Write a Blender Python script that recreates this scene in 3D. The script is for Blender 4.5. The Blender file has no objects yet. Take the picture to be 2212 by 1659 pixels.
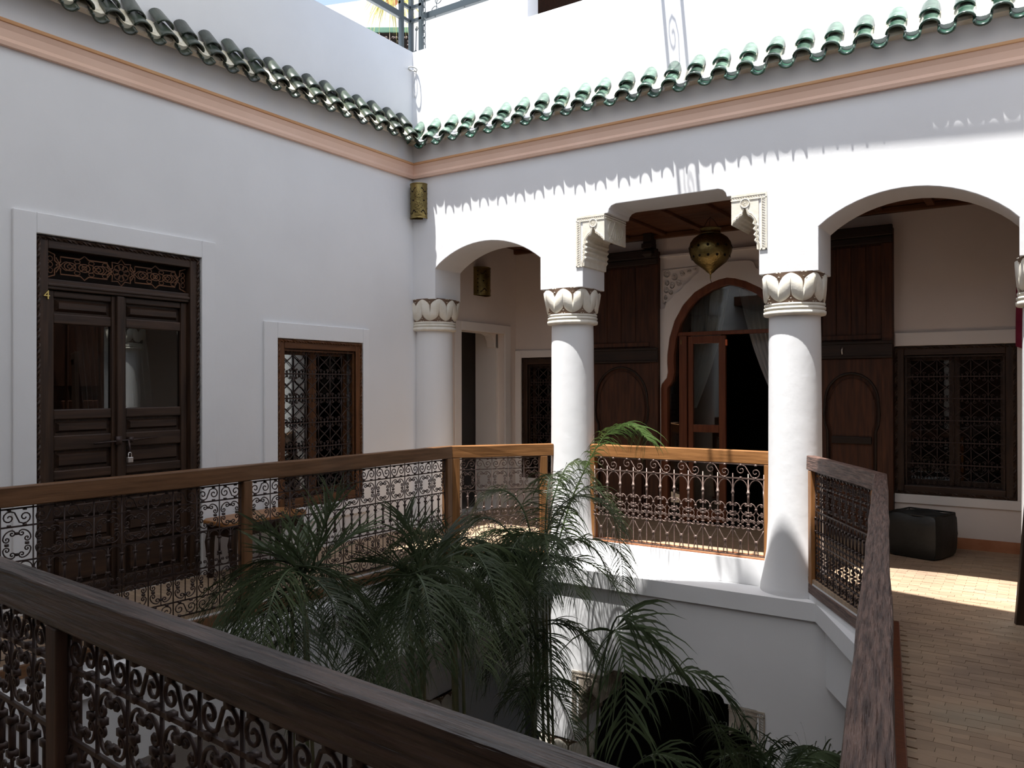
import bpy, math, random
from mathutils import Vector, Matrix
random.seed(7)
D = bpy.data
S = bpy.context.scene
COL = S.collection
PI = math.pi
sin, cos = math.sin, math.cos

# ------------------------------------------------------------------ camera
YAW, PITCH, ROLL = math.radians(33.572), math.radians(.145), math.radians(-.1184)
CAM = Vector((5.56, -6.469, 1.5))
fw0 = Vector((-sin(YAW), cos(YAW), 0)); rt = Vector((cos(YAW), sin(YAW), 0)); up0 = Vector((0, 0, 1))
fw = fw0*cos(PITCH) + up0*sin(PITCH); u2 = up0*cos(PITCH) - fw0*sin(PITCH)
r3 = rt*cos(ROLL) + u2*sin(ROLL); u3 = u2*cos(ROLL) - rt*sin(ROLL)
cam = D.objects.new('camera', D.cameras.new('camera')); COL.objects.link(cam)
M = Matrix((( r3.x, u3.x, -fw.x), (r3.y, u3.y, -fw.y), (r3.z, u3.z, -fw.z))).to_4x4()
M.translation = CAM
cam.matrix_world = M
cam.data.sensor_width = 36.0
cam.data.lens = 36.0*1712.4/2212
cam.data.clip_start = .05
S.camera = cam

# ------------------------------------------------------------------ sky, sun, exposure
W = D.worlds.new('world'); S.world = W; W.use_nodes = True
nt = W.node_tree; nt.nodes.clear()
sky = nt.nodes.new('ShaderNodeTexSky'); sky.sky_type = 'NISHITA'; sky.sun_disc = False
sky.sun_elevation = math.radians(75); sky.sun_rotation = math.radians(180+21)
sky.altitude = 450; sky.dust_density = 2.0; sky.air_density = 1.0
bg = nt.nodes.new('ShaderNodeBackground'); bg.inputs['Strength'].default_value = .135
wo = nt.nodes.new('ShaderNodeOutputWorld')
hs = nt.nodes.new('ShaderNodeHueSaturation'); hs.inputs['Saturation'].default_value = .78
nt.links.new(sky.outputs[0], hs.inputs['Color']); nt.links.new(hs.outputs[0], bg.inputs[0]); nt.links.new(bg.outputs[0], wo.inputs[0])
sun = D.lights.new('sun', 'SUN'); sun.energy = 5.2; sun.angle = math.radians(.53); sun.color = (1, .98, .95)
so = D.objects.new('sun', sun); COL.objects.link(so)
SUN = Vector((.088, .227, -1)).normalized()
so.rotation_euler = SUN.to_track_quat('-Z', 'Y').to_euler(); so.location = (1, -4, 12)
S.view_settings.view_transform = 'Standard'; S.view_settings.look = 'None'
S.view_settings.gamma = 1; S.view_settings.use_curve_mapping = False
S.view_settings.exposure = 1.25
S.cycles.max_bounces = 10; S.cycles.diffuse_bounces = 6; S.cycles.transparent_max_bounces = 24
S.cycles.sample_clamp_indirect = 6

# ------------------------------------------------------------------ helpers
def link(o, parent=None):
    COL.objects.link(o)
    if parent is not None: o.parent = parent
    return o

class MB:
    def __init__(s): s.v = []; s.f = []
    def add(s, vs, fs):
        n = len(s.v); s.v += [tuple(p) for p in vs]; s.f += [tuple(i+n for i in f) for f in fs]; return s
    def box(s, x0, x1, y0, y1, z0, z1):
        return s.add([(x0,y0,z0),(x1,y0,z0),(x1,y1,z0),(x0,y1,z0),(x0,y0,z1),(x1,y0,z1),(x1,y1,z1),(x0,y1,z1)],
                     [(0,3,2,1),(4,5,6,7),(0,1,5,4),(1,2,6,5),(2,3,7,6),(3,0,4,7)])
    def frus(s, x0, x1, z0, z1, ya, yb, ins):   # raised panel facing -y: back rectangle at ya, front at yb inset
        a = [(x0,ya,z0),(x1,ya,z0),(x1,ya,z1),(x0,ya,z1)]
        b = [(x0+ins,yb,z0+ins),(x1-ins,yb,z0+ins),(x1-ins,yb,z1-ins),(x0+ins,yb,z1-ins)]
        return s.add(a+b, [(4,5,6,7),(0,1,5,4),(1,2,6,5),(2,3,7,6),(3,0,4,7),(3,2,1,0)])
    def prism_y(s, pts, y0, y1):                # xz outline extruded along y
        n = len(pts)
        vs = [(p[0], y0, p[1]) for p in pts] + [(p[0], y1, p[1]) for p in pts]
        fs = [tuple(range(n)), tuple(range(2*n-1, n-1, -1))]
        for i in range(n):
            j = (i+1) % n; fs.append((i, i+n, j+n, j))
        return s.add(vs, fs)
    def prism_z(s, pts, z0, z1):
        n = len(pts)
        vs = [(p[0], p[1], z0) for p in pts] + [(p[0], p[1], z1) for p in pts]
        fs = [tuple(range(n-1, -1, -1)), tuple(range(n, 2*n))]
        for i in range(n):
            j = (i+1) % n; fs.append((i, j, j+n, i+n))
        return s.add(vs, fs)
    def tube(s, pts, r, k=5, closed=False, cap=True):
        pts = [Vector(p) for p in pts]; n = len(pts); vs = []; up = None
        for i, p in enumerate(pts):
            a = pts[i-1] if (i > 0 or closed) else p
            b = pts[(i+1) % n] if (i < n-1 or closed) else p
            t = (b-a)
            if t.length < 1e-9: t = Vector((0,0,1))
            t.normalize()
            if up is None: up = Vector((0,1,0)) if abs(t.y) < .8 else Vector((1,0,0))
            e1 = up - t*up.dot(t)
            if e1.length < 1e-4: e1 = t.orthogonal()
            e1.normalize(); e2 = t.cross(e1); up = e1
            rr = r[i] if isinstance(r, (list, tuple)) else r
            for q in range(k):
                an = 2*PI*(q+.5)/k
                vs.append(p + e1*(rr*cos(an)) + e2*(rr*sin(an)))
        fs = []
        for i in range(n if closed else n-1):
            j = (i+1) % n
            for q in range(k):
                q2 = (q+1) % k
                fs.append((i*k+q, i*k+q2, j*k+q2, j*k+q))
        if cap and not closed:
            fs.append(tuple(range(k-1, -1, -1))); fs.append(tuple((n-1)*k+q for q in range(k)))
        return s.add(vs, fs)
    def lathe(s, prof, c=(0,0,0), k=32, a0=0, a1=2*PI, sq=None):
        full = abs(a1-a0-2*PI) < 1e-6; m = k if full else k+1; vs = []
        for j, (r, z) in enumerate(prof):
            for i in range(m):
                a = a0+(a1-a0)*i/k; rr = r
                if sq: rr = r/max(abs(cos(a)), abs(sin(a)))**sq[j]
                vs.append((c[0]+rr*cos(a), c[1]+rr*sin(a), c[2]+z))
        fs = []
        for j in range(len(prof)-1):
            for i in range(k):
                i2 = (i+1) % m
                fs.append((j*m+i, j*m+i2, (j+1)*m+i2, (j+1)*m+i))
        return s.add(vs, fs)
    def xf(s, mat):
        s.v = [tuple(mat @ Vector(p)) for p in s.v]; return s
    def mesh(s, name, mat=None, smooth=False):
        me = D.meshes.new(name); me.from_pydata(s.v, [], s.f); me.update()
        if mat: me.materials.append(mat)
        if smooth: me.polygons.foreach_set('use_smooth', [True]*len(me.polygons))
        return me
    def build(s, name, mat, parent=None, smooth=False, bev=0, loc=None, wob=False):
        o = D.objects.new(name, s.mesh(name, mat, smooth)); link(o, parent)
        if loc: o.location = loc
        if bev:
            m = o.modifiers.new('b', 'BEVEL'); m.width = bev; m.segments = 2; m.limit_method = 'ANGLE'; m.angle_limit = math.radians(40)
        return o

def thing(name, label, cat, loc=(0,0,0), rz=0, group=None, kind='thing'):
    o = D.objects.new(name, None); COL.objects.link(o); o.empty_display_size = .1
    o.location = loc; o.rotation_euler = (0, 0, rz)
    tag(o, label, cat, group, kind); return o
def tag(o, label=None, cat=None, group=None, kind=None):
    if label: o['label'] = label
    if cat: o['category'] = cat
    if group: o['group'] = group
    if kind: o['kind'] = kind
    return o
def struct(o): o['kind'] = 'structure'; return o
def sroot(name, loc=(0,0,0), rz=0, label=None):
    o = D.objects.new(name, None); COL.objects.link(o); o.location = loc; o.rotation_euler = (0,0,rz)
    o['kind'] = 'structure'
    if label: o['label'] = label
    return o
def inst(name, me, parent, loc=(0,0,0), rot=None, scale=None):
    o = D.objects.new(name, me); o.location = loc
    if rot: o.rotation_euler = rot
    if scale: o.scale = scale
    return link(o, parent)

# ------------------------------------------------------------------ materials
def mat(name, base=(.8,.8,.8), rough=.8, metal=0.0, spec=.5, coat=0.0):
    m = D.materials.new(name); m.use_nodes = True
    b = m.node_tree.nodes['Principled BSDF']
    b.inputs['Base Color'].default_value = (*base, 1); b.inputs['Roughness'].default_value = rough
    b.inputs['Metallic'].default_value = metal; b.inputs['Specular IOR Level'].default_value = spec
    b.inputs['Coat Weight'].default_value = coat
    return m, m.node_tree, b
def N(t, ty, **kw):
    n = t.nodes.new(ty)
    for k, v in kw.items():
        if k in n.inputs: n.inputs[k].default_value = v
        else: setattr(n, k, v)
    return n
def ramp(t, fac, stops):
    r = t.nodes.new('ShaderNodeValToRGB'); e = r.color_ramp.elements
    while len(e) < len(stops): e.new(.5)
    for i, (p, c) in enumerate(stops): e[i].position = p; e[i].color = (*c, 1)
    t.links.new(fac, r.inputs[0]); return r
def coords(t, scale=(1,1,1), kind='Object'):
    c = t.nodes.new('ShaderNodeTexCoord'); m = t.nodes.new('ShaderNodeMapping'); m.inputs['Scale'].default_value = scale
    t.links.new(c.outputs[kind], m.inputs[0]); return m.outputs[0]
def bump(t, b, h, strength=.3, dist=.01):
    n = t.nodes.new('ShaderNodeBump'); n.inputs['Strength'].default_value = strength; n.inputs['Distance'].default_value = dist
    t.links.new(h, n.inputs['Height']); t.links.new(n.outputs[0], b.inputs['Normal'])
def noisy(name, c1, c2, scale=4, rough=.8, bs=.2, bd=.004, bscale=40, metal=0, spec=.3, stops=(.35,.65), coat=0, stretch=(1,1,1), rnd=0, world=False):
    m, t, b = mat(name, c1, rough, metal, spec, coat)
    co = coords(t, stretch)
    if world:
        g = t.nodes.new('ShaderNodeNewGeometry'); mp = t.nodes.new('ShaderNodeMapping'); mp.inputs['Scale'].default_value = stretch
        t.links.new(g.outputs['Position'], mp.inputs[0]); co = mp.outputs[0]
    n = N(t, 'ShaderNodeTexNoise', Scale=scale, Detail=5.0); t.links.new(co, n.inputs['Vector'])
    r = ramp(t, n.outputs['Fac'], [(stops[0], c1), (stops[1], c2)]); out = r.outputs[0]
    if rnd:
        oi = t.nodes.new('ShaderNodeObjectInfo'); mm = N(t, 'ShaderNodeMapRange'); mm.inputs[3].default_value = 1-rnd; mm.inputs[4].default_value = 1+rnd
        t.links.new(oi.outputs['Random'], mm.inputs[0])
        h = N(t, 'ShaderNodeHueSaturation'); t.links.new(mm.outputs[0], h.inputs['Value']); t.links.new(out, h.inputs['Color']); out = h.outputs[0]
    t.links.new(out, b.inputs['Base Color'])
    n2 = N(t, 'ShaderNodeTexNoise', Scale=bscale, Detail=4.0); t.links.new(co, n2.inputs['Vector'])
    bump(t, b, n2.outputs['Fac'], bs, bd)
    return m
def wood(name, c1, c2, axis='X', rough=.55, bs=.25, scale=1.0, coat=0.0, spec=.35, world=False):
    st = {'X': (1.2,14,14), 'Z': (14,14,1.2), 'Y': (14,1.2,14)}[axis]
    return noisy(name, c1, c2, 2.4*scale, rough, bs, .004, 5*scale, 0, spec, (.3,.7), coat, st, .12, world)

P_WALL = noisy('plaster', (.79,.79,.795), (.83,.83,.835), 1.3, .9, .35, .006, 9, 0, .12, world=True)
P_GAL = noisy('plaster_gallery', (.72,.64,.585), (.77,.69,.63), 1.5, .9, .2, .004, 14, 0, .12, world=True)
P_BAND = noisy('plaster_band', (.79,.745,.71), (.82,.775,.74), 2, .85, .12, .003, 20, 0, .15, world=True)
P_CREAM = noisy('carved_stucco', (.74,.69,.58), (.82,.78,.69), 14, .85, .3, .003, 60, 0, .15)
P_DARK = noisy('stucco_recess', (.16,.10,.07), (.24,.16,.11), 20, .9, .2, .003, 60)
P_TRIM = noisy('salmon_paint', (.86,.60,.47), (.80,.54,.41), 1.4, .75, .15, .003, 12, 0, .2, stretch=(1,1,1), world=True)
P_TRIM2 = noisy('ochre_paint', (.60,.31,.15), (.66,.38,.20), 1.4, .75, .15, .003, 12, 0, .2, world=True)
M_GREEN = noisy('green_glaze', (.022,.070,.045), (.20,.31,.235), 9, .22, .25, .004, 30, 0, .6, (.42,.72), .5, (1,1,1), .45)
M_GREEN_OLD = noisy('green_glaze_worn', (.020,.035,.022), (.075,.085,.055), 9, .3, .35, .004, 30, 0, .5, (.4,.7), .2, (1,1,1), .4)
M_MORTAR = noisy('lime_mortar', (.72,.66,.50), (.82,.78,.68), 12, .9, .5, .006, 30)
W_DARK = wood('walnut_dark', (.022,.012,.008), (.060,.031,.018), 'X', .5)
W_DARKZ = wood('walnut_dark_upright', (.022,.012,.008), (.062,.032,.018), 'Z', .5)
W_WIN = wood('cedar_frame', (.075,.028,.010), (.16,.063,.022), 'X', .5)
W_WINZ = wood('cedar_frame_upright', (.075,.028,.010), (.16,.063,.022), 'Z', .5)
W_BIG = wood('old_cedar', (.030,.011,.006), (.095,.034,.015), 'Z', .6)
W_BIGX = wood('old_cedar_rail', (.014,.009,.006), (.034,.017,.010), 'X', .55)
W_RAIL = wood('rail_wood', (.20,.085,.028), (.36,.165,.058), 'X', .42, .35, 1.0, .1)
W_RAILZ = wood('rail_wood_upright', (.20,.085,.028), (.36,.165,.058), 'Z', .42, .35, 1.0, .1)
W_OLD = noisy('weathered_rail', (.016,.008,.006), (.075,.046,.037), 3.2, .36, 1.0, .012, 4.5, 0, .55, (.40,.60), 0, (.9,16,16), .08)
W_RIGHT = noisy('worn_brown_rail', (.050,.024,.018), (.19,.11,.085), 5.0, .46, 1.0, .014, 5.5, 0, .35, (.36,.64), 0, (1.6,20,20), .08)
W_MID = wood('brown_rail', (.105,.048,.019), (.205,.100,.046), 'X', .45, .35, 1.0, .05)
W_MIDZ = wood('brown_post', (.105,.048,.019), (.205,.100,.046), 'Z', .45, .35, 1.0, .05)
W_OLDZ = wood('weathered_post', (.030,.015,.010), (.080,.040,.026), 'Z', .5)
W_RED = wood('mahogany', (.11,.030,.012), (.17,.052,.020), 'Z', .4)
W_CEIL = wood('cedar_ceiling', (.075,.026,.012), (.15,.058,.026), 'X', .6)
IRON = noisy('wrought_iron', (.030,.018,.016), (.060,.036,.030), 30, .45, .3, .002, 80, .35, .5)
IRON_L = noisy('sunlit_iron', (.13,.085,.07), (.24,.17,.145), 30, .42, .3, .002, 80, .45, .5)  # lighter iron copy; sun on the lit balustrades put into its colour
IRON_G = mat('painted_steel', (.055,.070,.074), .45, 0, .5)[0]
BLACK = noisy('black_leather', (.004,.005,.004), (.010,.011,.010), 6, .5, .5, .006, 25, 0, .5)
VOID = mat('painted_darkness', (.018,.014,.012), .9, 0, .1)[0]  # near-black; darkness of unlit rooms and openings is put into the colour
DIM = noisy('dim_room_plaster', (.20,.18,.165), (.24,.215,.20), 2, .9)
LEAF = None

def glass_mat():
    m = D.materials.new('window_glass'); m.use_nodes = True; t = m.node_tree; t.nodes.clear()
    o = N(t, 'ShaderNodeOutputMaterial'); mx = N(t, 'ShaderNodeMixShader'); tr = N(t, 'ShaderNodeBsdfTransparent'); gl = N(t, 'ShaderNodeBsdfGlossy', Roughness=.0)
    tr.inputs[0].default_value = (.82,.85,.84,1); fr = N(t, 'ShaderNodeFresnel', IOR=1.52)
    ad = N(t, 'ShaderNodeMath'); ad.operation = 'MULTIPLY_ADD'; ad.inputs[1].default_value = 1.5; ad.inputs[2].default_value = .03
    t.links.new(fr.outputs[0], ad.inputs[0]); t.links.new(ad.outputs[0], mx.inputs[0])
    t.links.new(tr.outputs[0], mx.inputs[1]); t.links.new(gl.outputs[0], mx.inputs[2]); t.links.new(mx.outputs[0], o.inputs[0]); return m
GLASS = glass_mat()
def sheer(name, col, op):
    m = D.materials.new(name); m.use_nodes = True; t = m.node_tree; t.nodes.clear()
    o = N(t, 'ShaderNodeOutputMaterial'); d = N(t, 'ShaderNodeBsdfDiffuse'); d.inputs[0].default_value = (*col, 1)
    tl = N(t, 'ShaderNodeBsdfTranslucent'); tl.inputs[0].default_value = (*col, 1); m1 = N(t, 'ShaderNodeMixShader'); m1.inputs[0].default_value = .45
    tr = N(t, 'ShaderNodeBsdfTransparent'); m2 = N(t, 'ShaderNodeMixShader'); m2.inputs[0].default_value = op
    t.links.new(d.outputs[0], m1.inputs[1]); t.links.new(tl.outputs[0], m1.inputs[2]); t.links.new(tr.outputs[0], m2.inputs[1]); t.links.new(m1.outputs[0], m2.inputs[2]); t.links.new(m2.outputs[0], o.inputs[0]); return m
SHEER = sheer('sheer_voile', (.80,.80,.78), .8)
SHEER_T = sheer('thin_voile', (.70,.70,.69), .28)
CANVAS = sheer('added_awning', (.45,.45,.44), 1.0)
SHADE = sheer('beige_cloth', (.62,.52,.40), 1.0)
def leaf_mat(name, c1, c2, trans=.25):
    m = noisy(name, c1, c2, 3, .42, .1, .002, 30, 0, .45, (.3,.7), 0, (1,1,1), .3)
    t = m.node_tree; b = t.nodes['Principled BSDF']; o = t.nodes['Material Output']
    tl = N(t, 'ShaderNodeBsdfTranslucent'); src = b.inputs['Base Color'].links[0].from_socket
    t.links.new(src, tl.inputs[0]); mx = N(t, 'ShaderNodeMixShader'); mx.inputs[0].default_value = trans
    t.links.new(b.outputs[0], mx.inputs[1]); t.links.new(tl.outputs[0], mx.inputs[2]); t.links.new(mx.outputs[0], o.inputs[0]); return m
LEAF = leaf_mat('palm_leaf', (.034,.052,.022), (.095,.125,.058))
LEAF_Y = leaf_mat('palm_leaf_sunlit', (.045,.085,.020), (.105,.165,.050))  # brighter leaf copy; sunlight on the arching frond painted in
LEAF_DRY = leaf_mat('straw_leaf', (.42,.40,.10), (.60,.55,.20), .35)
CANE = noisy('palm_cane', (.07,.085,.035), (.16,.14,.07), 6, .6)
def brass_mat():
    m, t, b = mat('aged_brass', (.30,.23,.09), .38, 1, .5)
    co = coords(t); n = N(t, 'ShaderNodeTexVoronoi', Scale=55.0); t.links.new(co, n.inputs['Vector'])
    n2 = N(t, 'ShaderNodeTexNoise', Scale=6.0, Detail=4.0); t.links.new(co, n2.inputs['Vector'])
    r = ramp(t, n2.outputs['Fac'], [(.3, (.15,.115,.045)), (.7, (.36,.275,.105))]); t.links.new(r.outputs[0], b.inputs['Base Color'])
    bump(t, b, n.outputs['Distance'], .5, .004); return m
BRASS = brass_mat()
GOLD = mat('polished_brass', (.78,.62,.22), .25, 1)[0]
STEEL = mat('steel', (.75,.72,.70), .3, .9)[0]
def bejmat(name, brick, tileobj=False):
    m, t, b = mat(name, (.42,.29,.19), .55, 0, .35)
    g = t.nodes.new('ShaderNodeNewGeometry')
    n = N(t, 'ShaderNodeTexNoise', Scale=1.6, Detail=3.0); t.links.new(g.outputs['Position'], n.inputs['Vector'])
    n2 = N(t, 'ShaderNodeTexNoise', Scale=26.0, Detail=4.0); t.links.new(g.outputs['Position'], n2.inputs['Vector'])
    r = ramp(t, n.outputs['Fac'], [(.3, (.29,.20,.14)), (.55, (.38,.26,.17)), (.75, (.34,.265,.185))])
    if tileobj:
        oi = t.nodes.new('ShaderNodeObjectInfo'); src = oi.outputs['Random'] if tileobj == 'obj' else g.outputs['Random Per Island']
        mm = N(t, 'ShaderNodeMapRange'); mm.inputs[3].default_value = .86; mm.inputs[4].default_value = 1.12; t.links.new(src, mm.inputs[0])
        h = N(t, 'ShaderNodeHueSaturation'); t.links.new(mm.outputs[0], h.inputs['Value']); t.links.new(r.outputs[0], h.inputs['Color']); t.links.new(h.outputs[0], b.inputs['Base Color'])
    else:
        bt = N(t, 'ShaderNodeTexBrick', Scale=1.0); bt.inputs['Brick Width'].default_value = .14; bt.inputs['Row Height'].default_value = .052; bt.inputs['Mortar Size'].default_value = .003
        bt.inputs['Mortar'].default_value = (.26,.19,.13,1); bt.inputs['Color2'].default_value = (.44,.31,.20,1)
        t.links.new(g.outputs['Position'], bt.inputs['Vector']); t.links.new(r.outputs[0], bt.inputs['Color1']); t.links.new(bt.outputs['Color'], b.inputs['Base Color'])
    bump(t, b, n2.outputs['Fac'], .35, .004); return m
FLOOR = bejmat('bejmat_floor', True); TILE = bejmat('bejmat_tile', False, 'obj'); TILES = bejmat('bejmat_tiles', False, 'isl')
GROUT = noisy('floor_grout', (.26,.19,.13), (.32,.24,.17), 10, .9)
TERRA = noisy('terracotta_edge', (.38,.15,.07), (.46,.20,.10), 8, .7)
RED = noisy('crimson_textile', (.22,.018,.05), (.30,.03,.07), 8, .9)

# ------------------------------------------------------------------ structure
ZP = 5.07          # top of the parapets
def arc3(a, b, c, n=18):
    ax, ay = a; bx, by = b; cx, cy = c
    d = 2*(ax*(by-cy)+bx*(cy-ay)+cx*(ay-by))
    ux = ((ax*ax+ay*ay)*(by-cy)+(bx*bx+by*by)*(cy-ay)+(cx*cx+cy*cy)*(ay-by))/d
    uy = ((ax*ax+ay*ay)*(cx-bx)+(bx*bx+by*by)*(ax-cx)+(cx*cx+cy*cy)*(bx-ax))/d
    r = math.hypot(ax-ux, ay-uy); a0 = math.atan2(ay-uy, ax-ux); a1 = math.atan2(cy-uy, cx-ux)
    return [(ux+r*cos(a0+(a1-a0)*i/n), uy+r*sin(a0+(a1-a0)*i/n)) for i in range(n+1)]
WT = .44
def arcade(name, dz, ztop):
    b = 2.415
    o = [(-.25, ztop-dz), (-.25, b), (.302, b), (.302, 2.73)] + arc3((.302,2.735), (.95,2.955), (1.594,2.726))[1:-1] + [(1.594,2.726), (1.594, b),
         (2.055, b), (2.055, 3.066), (2.315, 3.066), (2.325,3.10), (2.35,3.128), (2.392,3.141), (3.335,3.141), (3.375,3.128), (3.40,3.10), (3.41,3.066),
         (3.675,3.066), (3.675, b-.02), (4.137, b-.02), (4.137,2.737)] + arc3((4.137,2.74), (4.82,2.955), (5.456,2.655))[1:-1] + [(5.456,2.65), (5.456, b-.03), (5.88, b-.03), (5.88, -.3), (6.5, -.3), (6.5, ztop-dz)]
    mb = MB(); mb.prism_y([(x, z+dz) for x, z in o], 0, WT)
    return struct(mb.build(name, P_WALL, bev=.006))
wa = arcade('wall_arcade', 0, ZP)
wl = arcade('wall_court', -4.17, -.31); wl.location.y = -.10

def wall_holes(name, mat_, a0, a1, z0, z1, t, holes, loc, rz):
    """wall in local xz facing -y, thickness t towards +y, rectangular holes"""
    xs = sorted({a0, a1, *[h[0] for h in holes], *[h[1] for h in holes]}); zs = sorted({z0, z1, *[h[2] for h in holes], *[h[3] for h in holes]})
    inside = lambda x, z: any(h[0] < x < h[1] and h[2] < z < h[3] for h in holes)
    mb = MB()
    solid = {}
    for i in range(len(xs)-1):
        for j in range(len(zs)-1):
            solid[i, j] = not inside((xs[i]+xs[i+1])/2, (zs[j]+zs[j+1])/2)
    for (i, j), s in solid.items():
        if not s: continue
        A, B, Z0, Z1 = xs[i], xs[i+1], zs[j], zs[j+1]
        mb.add([(A,0,Z0),(B,0,Z0),(B,0,Z1),(A,0,Z1)], [(0,1,2,3)]); mb.add([(A,t,Z0),(B,t,Z0),(B,t,Z1),(A,t,Z1)], [(3,2,1,0)])
        if not solid.get((i-1, j)): mb.add([(A,0,Z0),(A,0,Z1),(A,t,Z1),(A,t,Z0)], [(0,1,2,3)])
        if not solid.get((i+1, j)): mb.add([(B,0,Z0),(B,t,Z0),(B,t,Z1),(B,0,Z1)], [(0,1,2,3)])
        if not solid.get((i, j-1)): mb.add([(A,0,Z0),(A,t,Z0),(B,t,Z0),(B,0,Z0)], [(0,1,2,3)])
        if not solid.get((i, j+1)): mb.add([(A,0,Z1),(B,0,Z1),(B,t,Z1),(A,t,Z1)], [(0,1,2,3)])
    o = struct(mb.build(name, mat_)); o.location = loc; o.rotation_euler = (0,0,rz); return o
# left wall: local x = world y, local y = into the wall
LW = dict(loc=(0,0,0), rz=PI/2)
DY0, DY1, DZ = -3.828, -2.579, 2.525
wleft = wall_holes('wall_left', P_WALL, -8.6, 2.2, -4.4, ZP, .3, [(DY0, DY1, 0, DZ), (-1.824, -.771, .406, 1.925), (.66, 1.66, 0, 2.19)], **LW)
def frame_band(name, parent, x0, x1, z0, z1, w0, w1, wt, wb, y0, y1, m, bev=.006):
    mb = MB(); mb.box(x0, x0+w0, y0, y1, z0, z1); mb.box(x1-w1, x1, y0, y1, z0, z1); mb.box(x0+w0, x1-w1, y0, y1, z1-wt, z1)
    if wb: mb.box(x0+w0, x1-w1, y0, y1, z0, z0+wb)
    return mb.build(name, m, parent, bev=bev)
frame_band('door_surround', wleft, -3.974, -2.451, 0, 2.664, .146, .128, .139, 0, -.022, 0, P_WALL)
frame_band('window_surround', wleft, -1.968, -.683, .26, 2.066, .144, .088, .141, .146, -.022, 0, P_WALL)
# salmon cornices: profile swept along each wall
def cornice(name, x0, x1, loc, rz):
    prof = [(0,3.70),(-.035,3.70),(-.042,3.725),(-.034,3.75),(-.040,3.80),(-.052,3.825),(-.062,3.848),(-.062,3.857),(0,3.857)]
    mb = MB(); n = len(prof)
    mb.add([(x0, p[0], p[1]) for p in prof]+[(x1, p[0], p[1]) for p in prof],
           [(i, (i+1) % n, (i+1) % n+n, i+n) for i in range(n)]+[tuple(range(n-1,-1,-1)), tuple(range(n, 2*n))])
    o = struct(mb.build(name, P_TRIM)); o.location = loc; o.rotation_euler = (0,0,rz)
    MB().box(x0, x1, -.066, -.0, 3.836, 3.862).build('cornice_fillet', P_TRIM2, o, bev=.006); return o
cornice('trim_1', -8.2, 0.0, (0,0,0), PI/2)
cornice('trim_2', 0.0, 6.3, (0,0,0), 0)
# gallery end wall behind the left arch, with a passage
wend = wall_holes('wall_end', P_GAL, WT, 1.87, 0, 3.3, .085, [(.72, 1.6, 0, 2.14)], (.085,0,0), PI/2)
frame_band('passage_surround', wend, .60, 1.725, 0, 2.245, .12, .125, .105, 0, -.02, 0, P_BAND)
mb = MB(); mb.box(.52, .72, -.31, -.0, 0, 2.3); mb.box(1.55, 1.8, -.31, -.0, 0, 2.3)
mb.prism_y([(.62,2.3),(.62,2.14),(.70,2.14),(.71,2.06),(.735,2.06),(.735,2.14),(1.38,2.14),(1.46,2.12),(1.50,2.06),(1.52,1.98),(1.54,1.97),(1.60,1.97),(1.60,2.3)], -.31, -.20)
o = mb.build('wall_passage', P_BAND); o.rotation_euler = (0,0,PI/2); o.location = (-.31, 0, 0); struct(o)
mb = MB(); mb.box(-2.2, -.30, .4, 1.9, -.02, 0); mb.box(-2.2, -2.15, .4, 1.9, 0, 2.6); mb.box(-2.2, -.30, .38, .4, 0, 2.6); mb.box(-2.2,-.30,1.9,1.92,0,2.6); mb.box(-2.2,-.30,.38,1.92,2.6,2.62)
struct(mb.build('wall_passage_room', DIM))
# gallery back wall
BY = 1.87
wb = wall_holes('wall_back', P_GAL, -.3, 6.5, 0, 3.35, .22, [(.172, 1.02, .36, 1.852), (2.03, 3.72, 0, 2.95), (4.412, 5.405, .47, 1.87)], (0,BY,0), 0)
frame_band('window_band', wb, .085, 1.11, .27, 1.942, .087, .09, .09, .09, -.02, 0, P_BAND)
MB().box(4.425, 6.3, -.025, 0, 1.872, 1.997).build('lintel_band', P_BAND, wb, bev=.006)
MB().box(4.415, 6.3, -.02, 0, .385, .468).build('sill_band', P_BAND, wb, bev=.006)
MB().box(5.407, 5.47, -.02, 0, .468, 1.872).build('jamb_band', P_BAND, wb, bev=.004)
struct(MB().box(4.43, 6.3, BY-.014, BY, 0, .10).build('baseboard_back', TERRA))
# right and near walls (behind / beside the viewer)
struct(MB().box(6.3, 6.55, -8.6, 2.2, -4.4, ZP).build('wall_right', P_WALL))
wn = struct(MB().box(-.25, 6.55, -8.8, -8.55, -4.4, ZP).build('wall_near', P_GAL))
for x0, x1, z1 in ((.3,1.9,2.6), (2.2,3.9,2.9), (4.2,5.9,2.6)):  # unseen doors added to darken the near side and its reflections
    nd = struct(MB().box(x0, x1, -8.55, -8.49, 0, z1).build('added_near_door', W_BIG, bev=.01)); n_ = 4
    for q in range(n_):
        w_ = (x1-x0-.16)/n_
        MB().box(x0+.08+w_*q+.02, x0+.08+w_*(q+1)-.02, -8.49, -8.47, .15, z1*.45).box(x0+.08+w_*q+.02, x0+.08+w_*(q+1)-.02, -8.49, -8.47, z1*.52, z1-.15).build('panel', W_BIG, nd, bev=.008)
for y0, y1, z1, xd in ((-2.1,-.03,2.9,-.43), (-5.4,-3.3,2.6,0)):  # unseen doors added to block bright reflections in the door glass
    rd = struct(MB().box(6.24+xd, 6.3+xd, y0, y1, 0, z1).build('added_side_door', W_BIG, bev=.01))
    for q in range(4):
        w_ = (y1-y0-.16)/4
        MB().box(6.22+xd, 6.24+xd, y0+.08+w_*q+.02, y0+.08+w_*(q+1)-.02, .15, z1*.45).box(6.22+xd, 6.24+xd, y0+.08+w_*q+.02, y0+.08+w_*(q+1)-.02, z1*.52, z1-.15).build('panel', W_BIG, rd, bev=.008)
struct(MB().box(-.25, 6.55, -8.5, -6.9, 3.25, 3.45).build('ceiling_near', W_CEIL))
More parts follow.
